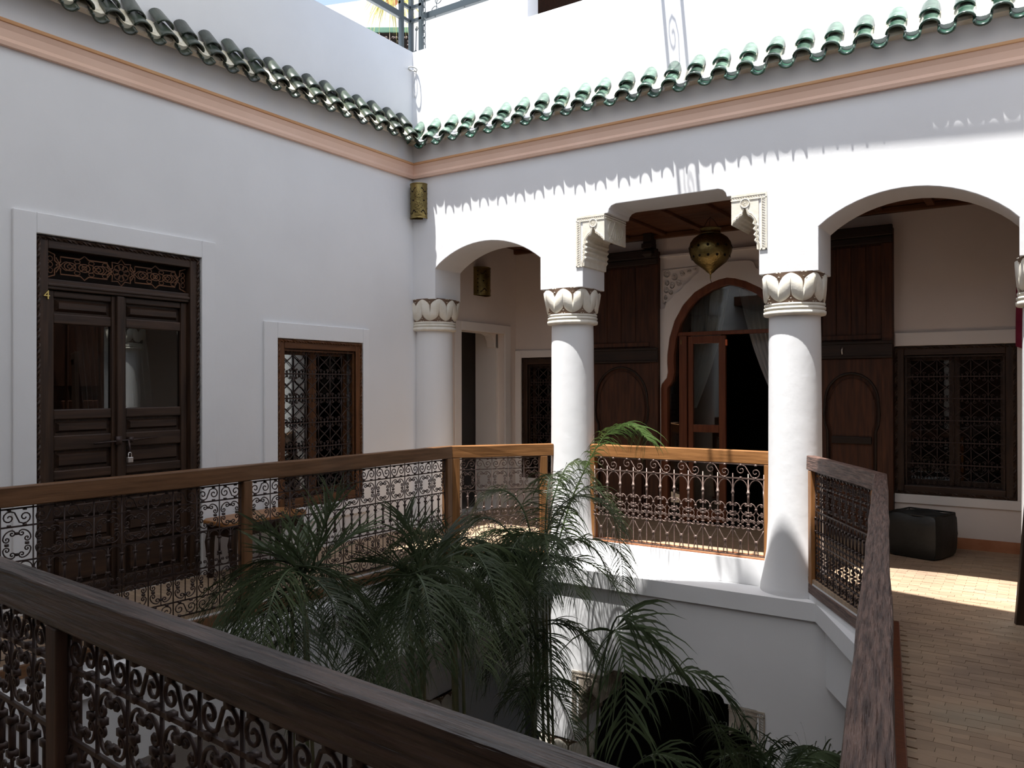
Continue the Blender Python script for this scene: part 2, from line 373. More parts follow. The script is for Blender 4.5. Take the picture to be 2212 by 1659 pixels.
# ceiling of the gallery: coffered cedar
ceil = struct(MB().box(-.3, 6.5, WT, BY, 3.23, 3.27).build('ceiling', W_CEIL))
for i in range(10):
    y0 = WT+.005+i*.143
    MB().box(0.09, 6.3, y0, y0+.137, 3.205, 3.23).build('plank', W_CEIL, ceil, bev=.004)
for i in range(14):
    x0 = .3+i*.44
    MB().box(x0, x0+.07, WT, BY, 3.17, 3.205).build('batten', W_CEIL, ceil, bev=.006)
MB().box(.09, 6.3, BY-.06, BY, 3.145, 3.205).build('ceiling_moulding', W_WIN, ceil, bev=.01)
MB().box(.09, 6.3, WT, WT+.06, 3.145, 3.205).build('ceiling_moulding', W_WIN, ceil, bev=.01)
# terrace roof slab
mb = MB(); mb.box(-4.5, 8.5, WT, 7, 4.0, 4.2); mb.box(-4.5, -.3, -9, WT, 4.0, 4.2); mb.box(6.55,8.5,-9,WT,4.0,4.2); mb.box(-4.5,8.5,-11,-8.8,4.0,4.2)
struct(mb.build('floor_terrace', P_WALL))

# gallery floor and slab around the opening
P = [(.80,-5.07),(1.03,-.72),(1.70,.03),(1.70,.22),(4.05,.22),(4.05,.0),(4.74,-1.09),(5.39,-5.47)]   # inner edge, court side
quads = [[(0,-8.6),P[0],P[1],(0,-.72)], [(0,-.72),P[1],P[2],P[3],(0,.22)], [(0,.22),(6.3,.22),(6.3,BY),(0,BY)], [P[4],P[5],P[6],(6.3,-1.09),(6.3,.22)],
         [P[6],P[7],(6.3,-8.6),(6.3,-1.09)], [(0,-8.6),(6.3,-8.6),P[7],P[0]]]
fl = MB(); sl = MB()
for q in quads:
    area = sum(q[i][0]*q[(i+1) % len(q)][1]-q[(i+1) % len(q)][0]*q[i][1] for i in range(len(q)))
    if area < 0: q = q[::-1]
    fl.prism_z(q, -.03, 0); sl.prism_z(q, -.31, -.03)
floor = struct(fl.build('floor', FLOOR)); slab = struct(sl.build('floor_slab', P_WALL))
# projecting ledge round the opening
def off(pts, d):   # offset the closed ring towards the court
    n = len(pts); c = Vector((3.0,-2.7)); out = []
    for i in range(n):
        p = Vector(pts[i]); a = (p-Vector(pts[i-1])).normalized(); b = (Vector(pts[(i+1) % n])-p).normalized()
        na = Vector((a.y,-a.x)); nb = Vector((b.y,-b.x))
        m = (na+nb).normalized(); k = d/max(.35, m.dot(na)); out.append((p.x+m.x*k, p.y+m.y*k))
    return out
R1 = [(.80,-5.07),(1.03,-.72),(1.66,-.02),(2.1,.16),(3.7,.16),(4.10,-.05),(4.74,-1.09),(5.39,-5.47)]
R2 = [(.90,-4.97),(1.125,-.77),(1.78,-.13),(2.1,-.13),(3.7,-.13),(4.135,-.13),(4.64,-1.13),(5.27,-5.36)]
mb = MB(); n = 8
vs = [(*p,-.17) for p in R1]+[(*p,-.17) for p in R2]+[(*p,-.31) for p in R1]+[(*p,-.31) for p in R2]
fs = []
for i in range(n):
    j = (i+1) % n
    fs += [(i,i+n,j+n,j), (i+n,i+3*n,j+3*n,j+n), (i+2*n,j+2*n,j+3*n,i+3*n)]
mb.add(vs, fs); struct(mb.build('floor_ledge', P_WALL))
# white kerb under the middle balustrade, with its terracotta nosing
struct(MB().box(1.9, 3.85, .165, .30, -.31, .045).build('trim_3', P_WALL, bev=.006))
struct(MB().box(1.9, 3.85, .175, .31, .045, .062).build('trim_4', TERRA, bev=.004))
# deep beams under the left, right and near walkways and the ground floor
mb = MB(); mb.prism_z([(.62,-5.2),(.86,-5.2),(1.06,-.70),(1.62,-.0),(1.62,.2),(1.0,.2),(.85,-.6)], -.80, -.31)
mb.prism_z([(4.80,-1.10),(5.45,-5.6),(5.7,-5.6),(5.05,-1.0)], -.80, -.31); mb.prism_z([(.6,-5.35),(5.6,-5.75),(5.6,-5.5),(.6,-5.12)], -.80, -.31)
mb.prism_z([(4.14,.0),(4.80,-1.10),(5.05,-1.0),(4.4,.1)], -.80, -.31)
struct(mb.build('wall_beam', P_WALL))
struct(MB().box(-.3, 6.6, -8.8, 4, -4.4, -4.35).build('floor_court', FLOOR))
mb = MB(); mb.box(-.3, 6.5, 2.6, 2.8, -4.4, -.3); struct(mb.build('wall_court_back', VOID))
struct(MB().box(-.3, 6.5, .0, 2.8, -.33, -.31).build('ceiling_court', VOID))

struct(MB().prism_z([(4.80,-1.10),(4.845,-1.09),(5.485,-5.45),(5.44,-5.46)], 0, .05).build('trim_5', W_RED, bev=.006))
# bejmat tiles of the right walkway: single tiles where they show largest
tl = MB().box(-.069, .069, -.0245, .0245, 0, .006).mesh('tile', TILE)
spots = []
rowi = 0; y = -3.6
def railx(yy): return 4.74+(-1.09-yy)*.1485 if yy < -1.09 else (4.05+(.0-yy)*.633 if yy < 0 else 4.05)
while y < 1.78:
    x = railx(y)+.14 + (.07 if rowi % 2 else 0)
    while x < 5.75:
        spots.append((x, y)); x += .14
    y += .05; rowi += 1
spots.sort(key=lambda p: (Vector((p[0], p[1], 0))-CAM).length)
gm = MB()
for i, (x, y) in enumerate(spots):
    vis = True
    if i < 300:
        o = inst('tile', tl, floor, (x, y, random.uniform(-.0015,.001)), (random.uniform(-.012,.012), random.uniform(-.01,.01), random.uniform(-.02,.02)))
    else:
        h = random.uniform(.0045,.0075); gm.box(x-.069, x+.069, y-.0245, y+.0245, 0, h)
o = gm.build('tiles', TILES, floor); o['kind'] = 'stuff'

# ------------------------------------------------------------------ columns
def lobes_band(parent):
    """raised meander of rounded lobes with dark recesses between, octagonal-ish capital"""
    def R(a, h):    # body radius: round below, squarer at the top
        t = max(0, min(1, (h-.09)/.24)); q = .22+.30*t
        return (.222+.014*t)/max(abs(cos(a)), abs(sin(a)))**q * (1-.02*sin(PI*t))
    K = 8; core = MB(); vs = []; k = 64; hs = [.085,.13,.18,.23,.28,.335]
    for h in hs:
        for i in range(k):
            a = 2*PI*i/k; r = R(a, h)-.004; vs.append((r*cos(a), r*sin(a), h))
    core.add(vs, [(j*k+i, j*k+(i+1) % k, (j+1)*k+(i+1) % k, (j+1)*k+i) for j in range(len(hs)-1) for i in range(k)])
    band = MB(); seg = 320; vs = []
    def bumpf(d, w, deep):
        u = 1-min(1, abs(d)/w); return deep*(1-math.sqrt(max(0, 1-u*u)))**.8+(.055 if abs(d) < .025 else 0)
    for i in range(seg):
        a = 2*PI*i/seg+.12; ph = (a-.12)/(2*PI)*K
        d1 = (ph+.5) % 1-.5; d2 = (ph) % 1-.5
        lo = .100+bumpf(d1, .5, .075); hi = .328-bumpf(d2, .5, .085)
        for t in (0, .12, .5, .88, 1):
            h = lo+(hi-lo)*t; out = .014 if 0 < t < 1 else -.006
            r = R(a, h)+out+(.004 if t == .5 else 0); vs.append((r*cos(a), r*sin(a), h))
    band.add(vs, [(i*5+j, ((i+1) % seg)*5+j, ((i+1) % seg)*5+j+1, i*5+j+1) for i in range(seg) for j in range(4)])
    tri = MB()
    for i in range(2*K):
        top = i % 2; a0 = 2*PI*(i/2+(0 if not top else 0))/K+.12
        spec = [(-.055,.318,1),(.055,.318,1),(0,.285,1)] if top else [(-.055,.112,-1),(.055,.112,-1),(0,.140,-1)]
        for da, h, sg in spec:
            pts = [(-.030,-.010*sg*-1),(.030,-.010*sg*-1),(0,.016*sg)]
            vs = []
            for o_ in (.001,.010):
                for pa, ph in pts:
                    r = R(a0+da+pa, h+ph)+o_; vs.append((r*cos(a0+da+pa), r*sin(a0+da+pa), h+ph))
            tri.add(vs, [(3,4,5),(0,1,4,3),(1,2,5,4),(2,0,3,5)])
    rings = MB().lathe([(.195,-.005),(.238,0),(.243,.012),(.243,.030),(.232,.036),(.232,.040),(.240,.044),(.240,.062),(.230,.067),(.230,.071),(.236,.075),(.236,.092),(.21,.096)], k=48)
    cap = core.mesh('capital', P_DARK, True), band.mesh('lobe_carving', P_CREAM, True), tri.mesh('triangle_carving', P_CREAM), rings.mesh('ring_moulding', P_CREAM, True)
    return cap
CAPM = lobes_band(None)
def column(label, x, y, z0, ztop, name='column'):
    t = thing(name, label, 'column', (x, y, z0))
    h = ztop-z0-.335
    prof = [(.0,0),(.275,0),(.272,.05),(.250,.16),(.225,.32),(.213,.55),(.208,1.0),(.203,h-.2),(.200,h)]
    MB().lathe(prof, k=48).build('shaft', P_WALL, t, True)
    c = inst('capital', CAPM[0], t, (0,0,h)); c['label'] = 'carved cream stucco capital'
    for nm, me in (('lobe_carving', CAPM[1]), ('triangle_carving', CAPM[2]), ('ring_moulding', CAPM[3])): tag(inst(nm, me, c), kind='stuff' if nm == 'triangle_carving' else None)
    return t
column('round white column at the corner, half sunk into the left wall under the first arch', .105, .22, -.17, 2.425)
column('white column behind the tallest green frond, between the two narrower openings', 1.825, .215, -.17, 2.42)
column('white column standing on the ledge where middle and short right balustrades meet', 3.905, .20, -.17, 2.40)
column('sunlit column barely showing at the right edge beside the red textile', 5.67, .22, -.17, 2.39)
for x, w in ((.105,'below the corner column, in the shaded court'), (1.825,'in the shaded ground floor court under the fronds'), (3.905,'in the court, directly below the sunlit right column'), (5.67,'in the dark court below the right walkway')):
    column('ground floor white column '+w, x, .115, -4.35, -1.755)

# carved plaster brackets in the middle opening
def bracket(mirror, wa=wa, P_CREAM=P_CREAM, dz=0):
    o = [(2.055,3.066),(2.28,3.066),(2.281,2.826),(2.272,2.818),(2.262,2.836),(2.248,2.842),(2.240,2.860),(2.222,2.866),(2.212,2.880),(2.196,2.886),(2.190,2.905),(2.184,2.930),(2.170,2.955),(2.158,2.932),(2.152,2.905),(2.142,2.885),(2.122,2.878),(2.106,2.862),(2.098,2.842),(2.108,2.820),(2.086,2.800),(2.104,2.776),(2.082,2.752),(2.100,2.728),(2.080,2.704),(2.094,2.682),(2.074,2.655),(2.072,2.605),(2.055,2.600)]
    mx = (lambda x: 2.865*2-x) if mirror else (lambda x: x)
    f = lambda p: (mx(p[0]), p[1])
    pts = [f(p) for p in o]
    if mirror: pts = pts[::-1]
    b = MB().prism_y(pts, -.004, WT+.004).build('plaster_bracket', P_CREAM, wa, bev=.003); b.location.z = dz
    rel = MB()
    fr = lambda x0, x1, z0, z1: rel.box(min(mx(x0), mx(x1)), max(mx(x0), mx(x1)), -.008, .002, z0, z1)
    fr(1.99,2.28,3.050,3.066); fr(1.99,2.28,3.018,3.026); fr(1.988,2.000,2.60,3.05); fr(2.026,2.034,2.60,3.02); fr(1.99,2.05,2.60,2.612)
    for i in range(20):   # slanted rope notches along the border
        z = 2.625+i*.021
        rel.tube([(mx(2.002), -.004, z), (mx(2.026), -.004, z+.014)], .0035, 4)
    for i in range(12):
        x = 2.035+i*.021; rel.tube([(mx(x), -.004, 3.028), (mx(x+.014), -.004, 3.049)], .0035, 4)
    ring = lambda r, cx, cz, n=20: [(mx(cx+r*cos(2*PI*i/n)), -.006, cz+r*sin(2*PI*i/n)) for i in range(n)]
    rel.tube(ring(.036, 2.166, 2.992), .005, 5, True); rel.tube(ring(.026, 2.166, 2.992), .003, 4, True)
    for i in range(4):
        a = PI*i/4; rel.tube([(mx(2.166-.022*cos(a)), -.006, 2.992-.022*sin(a)), (mx(2.166+.022*cos(a)), -.006, 2.992+.022*sin(a))], .003, 4)
    for d in (.014, .026):   # outlines that follow the scalloped edge
        line = [(p[0]+(.0 if p[0] > 2.2 else -d*.35), p[1]+d) for p in o[3:17]]+[(p[0]-d, p[1]) for p in o[17:28]]
        rel.tube([(mx(max(2.03, p[0])), -.006, p[1]) for p in line], .0035, 4)
    rel.build('bracket_carving', P_CREAM, b)
    side = MB(); xs = mx(2.283)   # leaf carving on the inner cheek
    for q in range(5):
        sp = -1+q*.5
        side.tube([(xs, .22+sp*.02*i*.5, 2.88+.16*sin(PI*.5*i/6)+.0*i) if False else (xs, .22+sp*.13*(i/6)**1.2, 3.04-.20*(i/6)) for i in range(7)], .006, 4)
    side.tube([(xs, .22+.15*cos(2*PI*i/18), 2.94+.09*sin(2*PI*i/18)) for i in range(18)], .006, 4, True)
    for zz in (3.03, 3.05): side.box(xs-.008, xs+.008, .01, WT-.01, zz-.005, zz+.005)
    side.build('cheek_carving', P_CREAM, b)
bracket(False); bracket(True)
P_STONE = noisy('worn_stone', (.30,.25,.20), (.46,.40,.33), 12, .9, .3, .003, 50)
bracket(False, wl, P_STONE, -4.17); bracket(True, wl, P_STONE, -4.17)

# ------------------------------------------------------------------ glazed tile eaves
def half_tile(r0, r1, L, t=.015, k=9, down=False):
    """barrel tile along -y from y=0 (upper end) to y=-L, opening down (cover) or up (pan)"""
    mb = MB(); vs = []
    sgn = -1 if down else 1
    for y, r in ((0, r0), (-L*.92, r1*.985), (-L, r1)):
        for rr in (r, r-t):
            for i in range(k+1):
                a = PI*i/k; vs.append((rr*cos(a), y, sgn*rr*sin(a)*.80))
    m = k+1; fs = []
    for s in range(2):
        o_, n_ = s*2*m, (s+1)*2*m
        for i in range(k):
            fs += [(o_+i, o_+i+1, n_+i+1, n_+i), (o_+m+i+1, o_+m+i, n_+m+i, n_+m+i+1)]
        fs += [(o_, n_, n_+m, o_+m), (o_+k, o_+m+k, n_+m+k, n_+k)]
    e = 4*m
    for i in range(k): fs += [(e+i, e+i+1, e+m+i+1, e+m+i), (i+1, i, m+i, m+i+1)]
    return mb.add(vs, fs)
COVER = half_tile(.060,.071,.175); PAN = half_tile(.066,.060,.28, down=True)
def eave(name, label, n, x0, pitch, loc, rz, M_, o_tip):
    root = sroot(name, loc, rz, label)
    me_c = COVER.mesh('cover', M_, True); me_p = PAN.mesh('pan', M_, True)
    me_m = MB().prism_y([(-.05,-.05),(.05,-.05),(.056,.0),(.02,-.016),(-.02,-.016),(-.056,.0)], -.20, .02).mesh('mortar', P_WALL if M_ is M_GREEN else M_MORTAR)
    tilt = math.radians(45)
    for i in range(n):
        x = x0+pitch*i; j = lambda s=.006: random.uniform(-s, s)
        inst('tile', me_c, root, (x+j(), -.005+j(.004), 4.175+j(.004)), (tilt+j(.04), j(.04), j(.04)))           # lower cover
        inst('tile', me_c, root, (x+j(), .055+j(.004), 4.292+j(.004)), (tilt+.07+j(.04), j(.04), j(.05)))         # upper cover
        inst('tile', me_p, root, (x+pitch/2+j(), .035, 4.205+j(.003)), (tilt+j(.02), j(.03), j(.02)))
        inst('mortar_bed', me_m, root, (x+pitch/2, .02, 4.205), (tilt, 0, 0))
    # bed under the tiles
    b = MB(); b.prism_y([(0,0)], 0, 0) if False else None
    bed = MB(); bed.add([(x0-.15,0,4.20),(x0-.15,-.085,4.085),(x0-.15,-.085,4.06),(x0-.15,0,4.06),(x0+pitch*n,0,4.20),(x0+pitch*n,-.085,4.085),(x0+pitch*n,-.085,4.06),(x0+pitch*n,0,4.06)],
        [(0,1,5,4),(1,2,6,5),(2,3,7,6),(3,0,4,7),(3,2,1,0),(4,5,6,7)])
    bed.build('mortar_course', M_MORTAR, root)
    return root
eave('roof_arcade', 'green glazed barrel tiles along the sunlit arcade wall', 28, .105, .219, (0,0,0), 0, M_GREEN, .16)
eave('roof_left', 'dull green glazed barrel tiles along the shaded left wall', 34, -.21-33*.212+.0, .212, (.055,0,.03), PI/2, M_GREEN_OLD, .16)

# ------------------------------------------------------------------ wrought iron balustrades
def spiral(cx, cz, r, a0, d, turns=1.35, n=15):
    """from outside to inside, starting at angle a0, direction d (+1 ccw)"""
    return [(cx+(r*(1-.86*(i/n)**.85))*cos(a0+d*2*PI*turns*i/n), cz+(r*(1-.86*(i/n)**.85))*sin(a0+d*2*PI*turns*i/n)) for i in range(n+1)]
def cell_S(w, h, r, k=5, flip=False, R=None):
    mb = MB(); R = R or min(w*.235, h*.42)
    A = spiral(w*.26, h*.5, R, -PI/4, -1)[::-1]; B = spiral(w*.74, h*.5, R, 3*PI/4, -1)
    if R > w*.12 and h < w*.5: A = spiral(w*.27, h*.42, R, -PI/4, -1)[::-1]; B = spiral(w*.73, h*.58, R, 3*PI/4, -1)
    p = A+B
    if flip: p = [(w-x, z) for x, z in p]
    mb.tube([(x, 0, z) for x, z in p], r, k)
    for x, z in ((w*.26, h*.05), (w*.74, h*.05), (w*.26, h*.95), (w*.74, h*.95)): mb.box(x-2*r, x+2*r, -2*r, 2*r, z-1.6*r, z+1.6*r)
    return mb
def cell_O(w, h, r, k=5):
    mb = MB(); a, b, R = w*.35, h*.20, min(w,h)*.115; a2, b2 = w*.19, h*.35
    s1 = spiral(a, b, R, -PI/2, 1, 1.2, 11)[::-1]; s2 = spiral(a2, b2, R, PI, -1, 1.2, 11)
    arc = [(a-(a-(a2-R))*sin(t*PI/12), b2-(b2-(b-R))*cos(t*PI/12)) for t in range(1, 6)]
    path = s1+arc+s2
    for fx in (0, 1):
        for fz in (0, 1):
            mb.tube([((w-x) if fx else x, 0, (h-z) if fz else z) for x, z in path], r, k)
    for x, z in ((w*.5,h*.20),(w*.5,h*.80),(w*.19,h*.5),(w*.81,h*.5)): mb.box(x-2.2*r, x+2.2*r, -1.7*r, 1.7*r, z-1.7*r, z+1.7*r)
    return mb
def cell_arch(w, h, r, k=5):
    """two little arches with collared balusters and curled feet, plus a row of small C scrolls below"""
    mb = MB(); hw = w/2
    for q in range(2):
        x0 = q*hw
        arc = [(x0+hw/2-(hw/2-.004)*cos(t*PI/10), h-.045+.04*sin(t*PI/10)) for t in range(11)]
        mb.tube([(x0+.004, 0, h*.78)]+[(x, 0, z) for x, z in arc]+[(x0+hw-.004, 0, h*.78)], r*.9, k)
        mb.tube([(x0, 0, h*.34), (x0, 0, h*.80)], r*1.9, k)
        for z in (h*.78, h*.36): mb.box(x0-2.6*r, x0+2.6*r, -2.4*r, 2.4*r, z-1.8*r, z+1.8*r)
        for sg in (-1, 1): mb.tube([(x0+sg*(.003+x), 0, z) for x, z in spiral(.009, h*.30, .008, PI, -1, 1.1, 8)], r*.8, 4)
        c = x0+hw/2
        for sg in (-1, 1):
            s = spiral(.016, h*.155, .013, 0, 1, 1.2, 9)[::-1]
            mb.tube([(c+sg*x, 0, z) for x, z in s]+[(c+sg*.034, 0, h*.10), (c+sg*.030, 0, h*.035), (c+sg*.014, 0, .004)], r*.85, 4)
    return mb
def cell_bigarch(w, h, r, k=6):     # middle balustrade: arch with collared bar
    mb = MB(); mb.tube([(.004,0,0),(.004,0,h*.50)]+[(w/2-(w/2-.004)*cos(t*PI/12), 0, h*.5+.45*h*sin(t*PI/12)) for t in range(13)]+[(w-.004,0,h*.5),(w-.004,0,0)], r, k)
    for z in (h*.42, ): mb.box(-2.6*r, 2.6*r, -2.4*r, 2.4*r, z-2*r, z+2*r)
    mb.tube([(0,0,0),(0,0,h*.42)], r*2.1, k); return mb
def c_path(xo, xb, z0, z1, R_, sg):
    """C scroll: curled ends near xo, back at xb"""
    cx = xo+sg*R_; zm = (z0+z1)/2; n = 7
    top = [(xo+sg*(x-0), z) for x, z in spiral(R_, z1-R_, R_, PI/2, 1, 1.3, 12)][::-1]
    up = [(cx+(xb-cx)*sin(t*PI/2/n), zm+(z1-zm)*cos(t*PI/2/n)) for t in range(1, n+1)]
    p = top+up
    return p+[(x, 2*zm-z) for x, z in p[::-1]][1:]
def cell_cluster(w, h, r, k=5):
    mb = MB(); c = w/2
    for sg, x0 in ((1, 0), (-1, w)):
        mb.tube([(x, 0, z) for x, z in c_path(x0+sg*.006, c-sg*.003, h*.56, h*1.0, w*.115, sg)], r, k)
        mb.tube([(x, 0, z) for x, z in c_path(x0+sg*.006, x0+sg*w*.40, h*.30, h*.60, w*.095, sg)], r, k)
        mb.tube([(x, 0, z) for x, z in c_path(c-sg*.004, x0+sg*.003, h*.02, h*.36, w*.115, -sg)], r, k)
    for z in (.92,.64,.52,.19,.04): mb.box(-3.0*r, 3.0*r, -2*r, 2*r, h*z-1.2*r, h*z+1.2*r)
    for z in (.78,.19): mb.box(c-2.2*r, c+2.2*r, -1.8*r, 1.8*r, h*z-1.3*r, h*z+1.3*r)
    return mb
def cell_tulip(w, h, r, k=5):       # V that closes into a pinched stem
    mb = MB(); c = w/2
    for sg in (-1, 1):
        mb.tube([(c+sg*(w/2-.004),0,h), (c+sg*w*.30,0,h*.80), (c+sg*.010,0,h*.58), (c+sg*.005,0,h*.52), (c+sg*.005,0,h*.34), (c+sg*.014,0,h*.20), (c+sg*.016,0,h*.10), (c+sg*.006,0,0)], r, k)
    mb.box(c-3*r, c+3*r, -2*r, 2*r, h*.55-2*r, h*.55+2*r); return mb

def railing(label, p0, p1, posts, wmat, wmatz, iron, cw=.16, ztop=.95, zbot=-.12, style='A', r=.0042, k=5, ends=(0,0), hw=.072, hh=.112, group=None, flipS=False):
    p0 = Vector(p0); p1 = Vector(p1); d = p1-p0; L = d.length; rz = math.atan2(d.y, d.x)
    t = thing('railing', label, 'railing', (p0.x, p0.y, 0), rz, group)
    hr = MB(); n = max(2, int(L/.25)); vs = []
    for i in range(n+1):        # slightly irregular hand-cut beam
        x = -ends[0]+(L+ends[0]+ends[1])*i/n; a, b, c = (random.uniform(-.003,.003) for _ in range(3))
        vs += [(x,-hw/2+a,ztop-hh+b),(x,hw/2+a,ztop-hh+c),(x,hw/2+c,ztop+a*.6),(x,-hw/2+b,ztop+b*.6)]
    fs = [(0,1,2,3), (n*4+3,n*4+2,n*4+1,n*4)]
    for i in range(n):
        for q in range(4): fs.append((i*4+q, (i+1)*4+q, (i+1)*4+(q+1) % 4, i*4+(q+1) % 4))
    hr.add(vs, fs).build('handrail', wmat, t, bev=.007)
    br = MB().box(0, L, -.035, .035, zbot, zbot+.075).build('bottom_rail', wmat, t, bev=.005) if style == 'A' else MB().box(0, L, -.038, -.018, zbot, zbot+.010).build('bottom_rail', iron, t)
    pr = .036
    for x in posts:
        MB().box(x-pr, x+pr, -pr, pr, zbot+(.075 if style == 'A' else .0), ztop-hh).build('post', wmatz, t, bev=.006)
    xs = sorted(posts); span = [(xs[i]+pr, xs[i+1]-pr) for i in range(len(xs)-1)]
    if style == 'A':
        top, b2, b3, b4, b5, b0 = .825,.725,.53,.285,.10,.0
        if zbot > 0: b0 = zbot+.09
        rows = [(b2, top, cell_S), (b3, b2, cell_O), (b4, b3, cell_arch), (b5, b4, cell_O), (b0, b5, cell_S)]
        bars = [top, b2, b3, b4, b5, b0]
    else:
        top = .835; b2, b3, b4, b0 = .715,.505,.285,zbot
        rows = []; bars = [b2]
    cache = {}; yi = 0 if style == 'A' else -.028
    for a, b in span:
        n = max(1, round((b-a)/cw)); w = (b-a)/n
        if style == 'A':
            for z in bars:
                m = MB().box(a-.01, b+.01, -r*.9, r*.9, z-r*1.1, z+r*1.1); m.build('crossbar', iron, t)
            key = round(w, 4)
            for ri, (z0, z1, fn) in enumerate(rows):
                kk = (key, ri)
                if kk not in cache: cache[kk] = fn(w, z1-z0, r, k).mesh('scrollwork', iron, True)
                for i in range(n):
                    flip = (i % 2 == 1) and fn is cell_S
                    inst('scrollwork', cache[kk], t, (a+w*(i+(1 if flip else 0)), 0, z0), None, (-1,1,1) if flip else None)
            vb = MB().tube([(0,0,b0), (0,0,top+.02)], r*1.05, 5).mesh('bar', iron, True)
            sb = MB().tube([(0,0,b5), (0,0,b3)], r*.9, 5).mesh('bar', iron, True)
            for i in range(n+1): inst('bar', vb, t, (a+w*i, 0, 0))
            for i in range(n): inst('bar', sb, t, (a+w*(i+.5), 0, 0))
        else:
            MB().box(a-.01, b+.01, yi-r, yi+r, top-r, top+r).build('crossbar', iron, t)
            MB().box(a-.01, b+.01, yi-r*1.2, yi+r*1.2, b2-r*1.2, b2+r*1.2).build('crossbar', iron, t)
            ms = cell_S(2*w, top-b2, r, k, True, (top-b2)*.40).mesh('scrollwork', iron, True)
            mg = cell_bigarch(w, b2-b3, r, k).mesh('arch_scroll', iron, True); mc = cell_cluster(w, b3-b4, r*.95, k).mesh('scrollwork', iron, True); mt = cell_tulip(w, b4-b0, r, k).mesh('tulip_scroll', iron, True)
            vb = MB().tube([(0,0,b0), (0,0,b2+.04)], r*1.15, 6).mesh('bar', iron, True)
            for i in range(n):
                if i % 2 == 0 and i+1 < n+1: inst('scrollwork', ms, t, (a+w*i, yi, b2))
                inst('arch_scroll', mg, t, (a+w*i, yi, b3)); inst('scrollwork', mc, t, (a+w*i, yi, b4)); inst('tulip_scroll', mt, t, (a+w*i, yi, b0))
            for i in range(n+1): inst('bar', vb, t, (a+w*i, yi, 0))
    return t
GR = None
railing('long wooden balustrade with iron scrolls in front of the dark door and grilled window', (.79,-4.98), (1.045,-.70), [.04, 2.12, 4.25], W_MID, W_MIDZ, IRON, .165, ends=(.1,.03))
railing('short angled balustrade between the long left one and the first free column', (1.045,-.70), (1.66,.02), [.05, .90], W_RAIL, W_RAILZ, IRON_L, .16, ends=(.03,.05))
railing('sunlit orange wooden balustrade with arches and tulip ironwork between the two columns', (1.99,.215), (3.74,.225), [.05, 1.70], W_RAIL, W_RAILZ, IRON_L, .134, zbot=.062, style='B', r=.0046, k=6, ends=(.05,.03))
railing('short angled balustrade going down from the right column to the long weathered rail', (4.085,.0), (4.745,-1.085), [.04, 1.225], W_RIGHT, W_RAILZ, IRON, .125, ends=(.03,.0))
railing('long weathered balustrade running along the right walkway beside the tiled floor', (4.745,-1.11), (5.385,-5.44), [.05, 2.2, 4.3], W_RIGHT, W_OLDZ, IRON, .165, ends=(.0,.05), hw=.076)
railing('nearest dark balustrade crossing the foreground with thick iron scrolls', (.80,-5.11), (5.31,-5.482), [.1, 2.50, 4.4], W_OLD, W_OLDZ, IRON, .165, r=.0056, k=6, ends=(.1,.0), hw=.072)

# ------------------------------------------------------------------ doors and windows
def rope(mb, p0, p1, r=.010, pitch=.034):
    p0, p1 = Vector(p0), Vector(p1); d = p1-p0; L = d.length; t = d/L
    e1 = Vector((0,1,0)); e2 = t.cross(e1); n = int(L/pitch*5)
    for ph in (0, PI):
        mb.tube([p0+t*(L*i/n)+e1*(r*.75*cos(2*PI*L*i/n/pitch/2+ph))+e2*(r*.75*sin(2*PI*L*i/n/pitch/2+ph)) for i in range(n+1)], r*.8, 4)
def board_frame(name, parent, x0, x1, z0, z1, w, y0, y1, mv, mh, bev=.005, wt=None, wb=None):
    wt = w if wt is None else wt; wb = w if wb is None else wb
    MB().box(x0, x0+w, y0, y1, z0, z1).build(name, mv, parent, bev=bev); MB().box(x1-w, x1, y0, y1, z0, z1).build(name, mv, parent, bev=bev)
    if wt: MB().box(x0+w, x1-w, y0, y1, z1-wt, z1).build(name, mh, parent, bev=bev)
    if wb: MB().box(x0+w, x1-w, y0, y1, z0, z0+wb).build(name, mh, parent, bev=bev)
def pane(parent, x0, x1, z0, z1, y):
    return MB().box(x0, x1, y, y+.004, z0, z1).build('pane', GLASS, parent)
def drape(name, label, top, bot, y, m, n=9, amp=.02, rows=8, loc=(0,0,0), rz=0, sag=0, cat='curtain'):
    """pleated cloth between a top edge (x0,x1,z) and bottom edge (x0,x1,z)"""
    vs = []; cols = n*4
    for j in range(rows+1):
        t = j/rows
        for i in range(cols+1):
            s = i/cols
            x = (top[0]+(top[1]-top[0])*s)*(1-t)+(bot[0]+(bot[1]-bot[0])*s)*t; z = top[2]*(1-t)+bot[2]*t
            x += sag*sin(PI*t); vs.append((x, y+amp*sin(2*PI*n*s+.6*t), z))
    c = cols+1
    fs = [(j*c+i, j*c+i+1, (j+1)*c+i+1, (j+1)*c+i) for j in range(rows) for i in range(cols)]
    o = MB().add(vs, fs).build(name, m, smooth=True); o.location = loc; o.rotation_euler = (0,0,rz)
    return tag(o, label, cat, kind='thing')

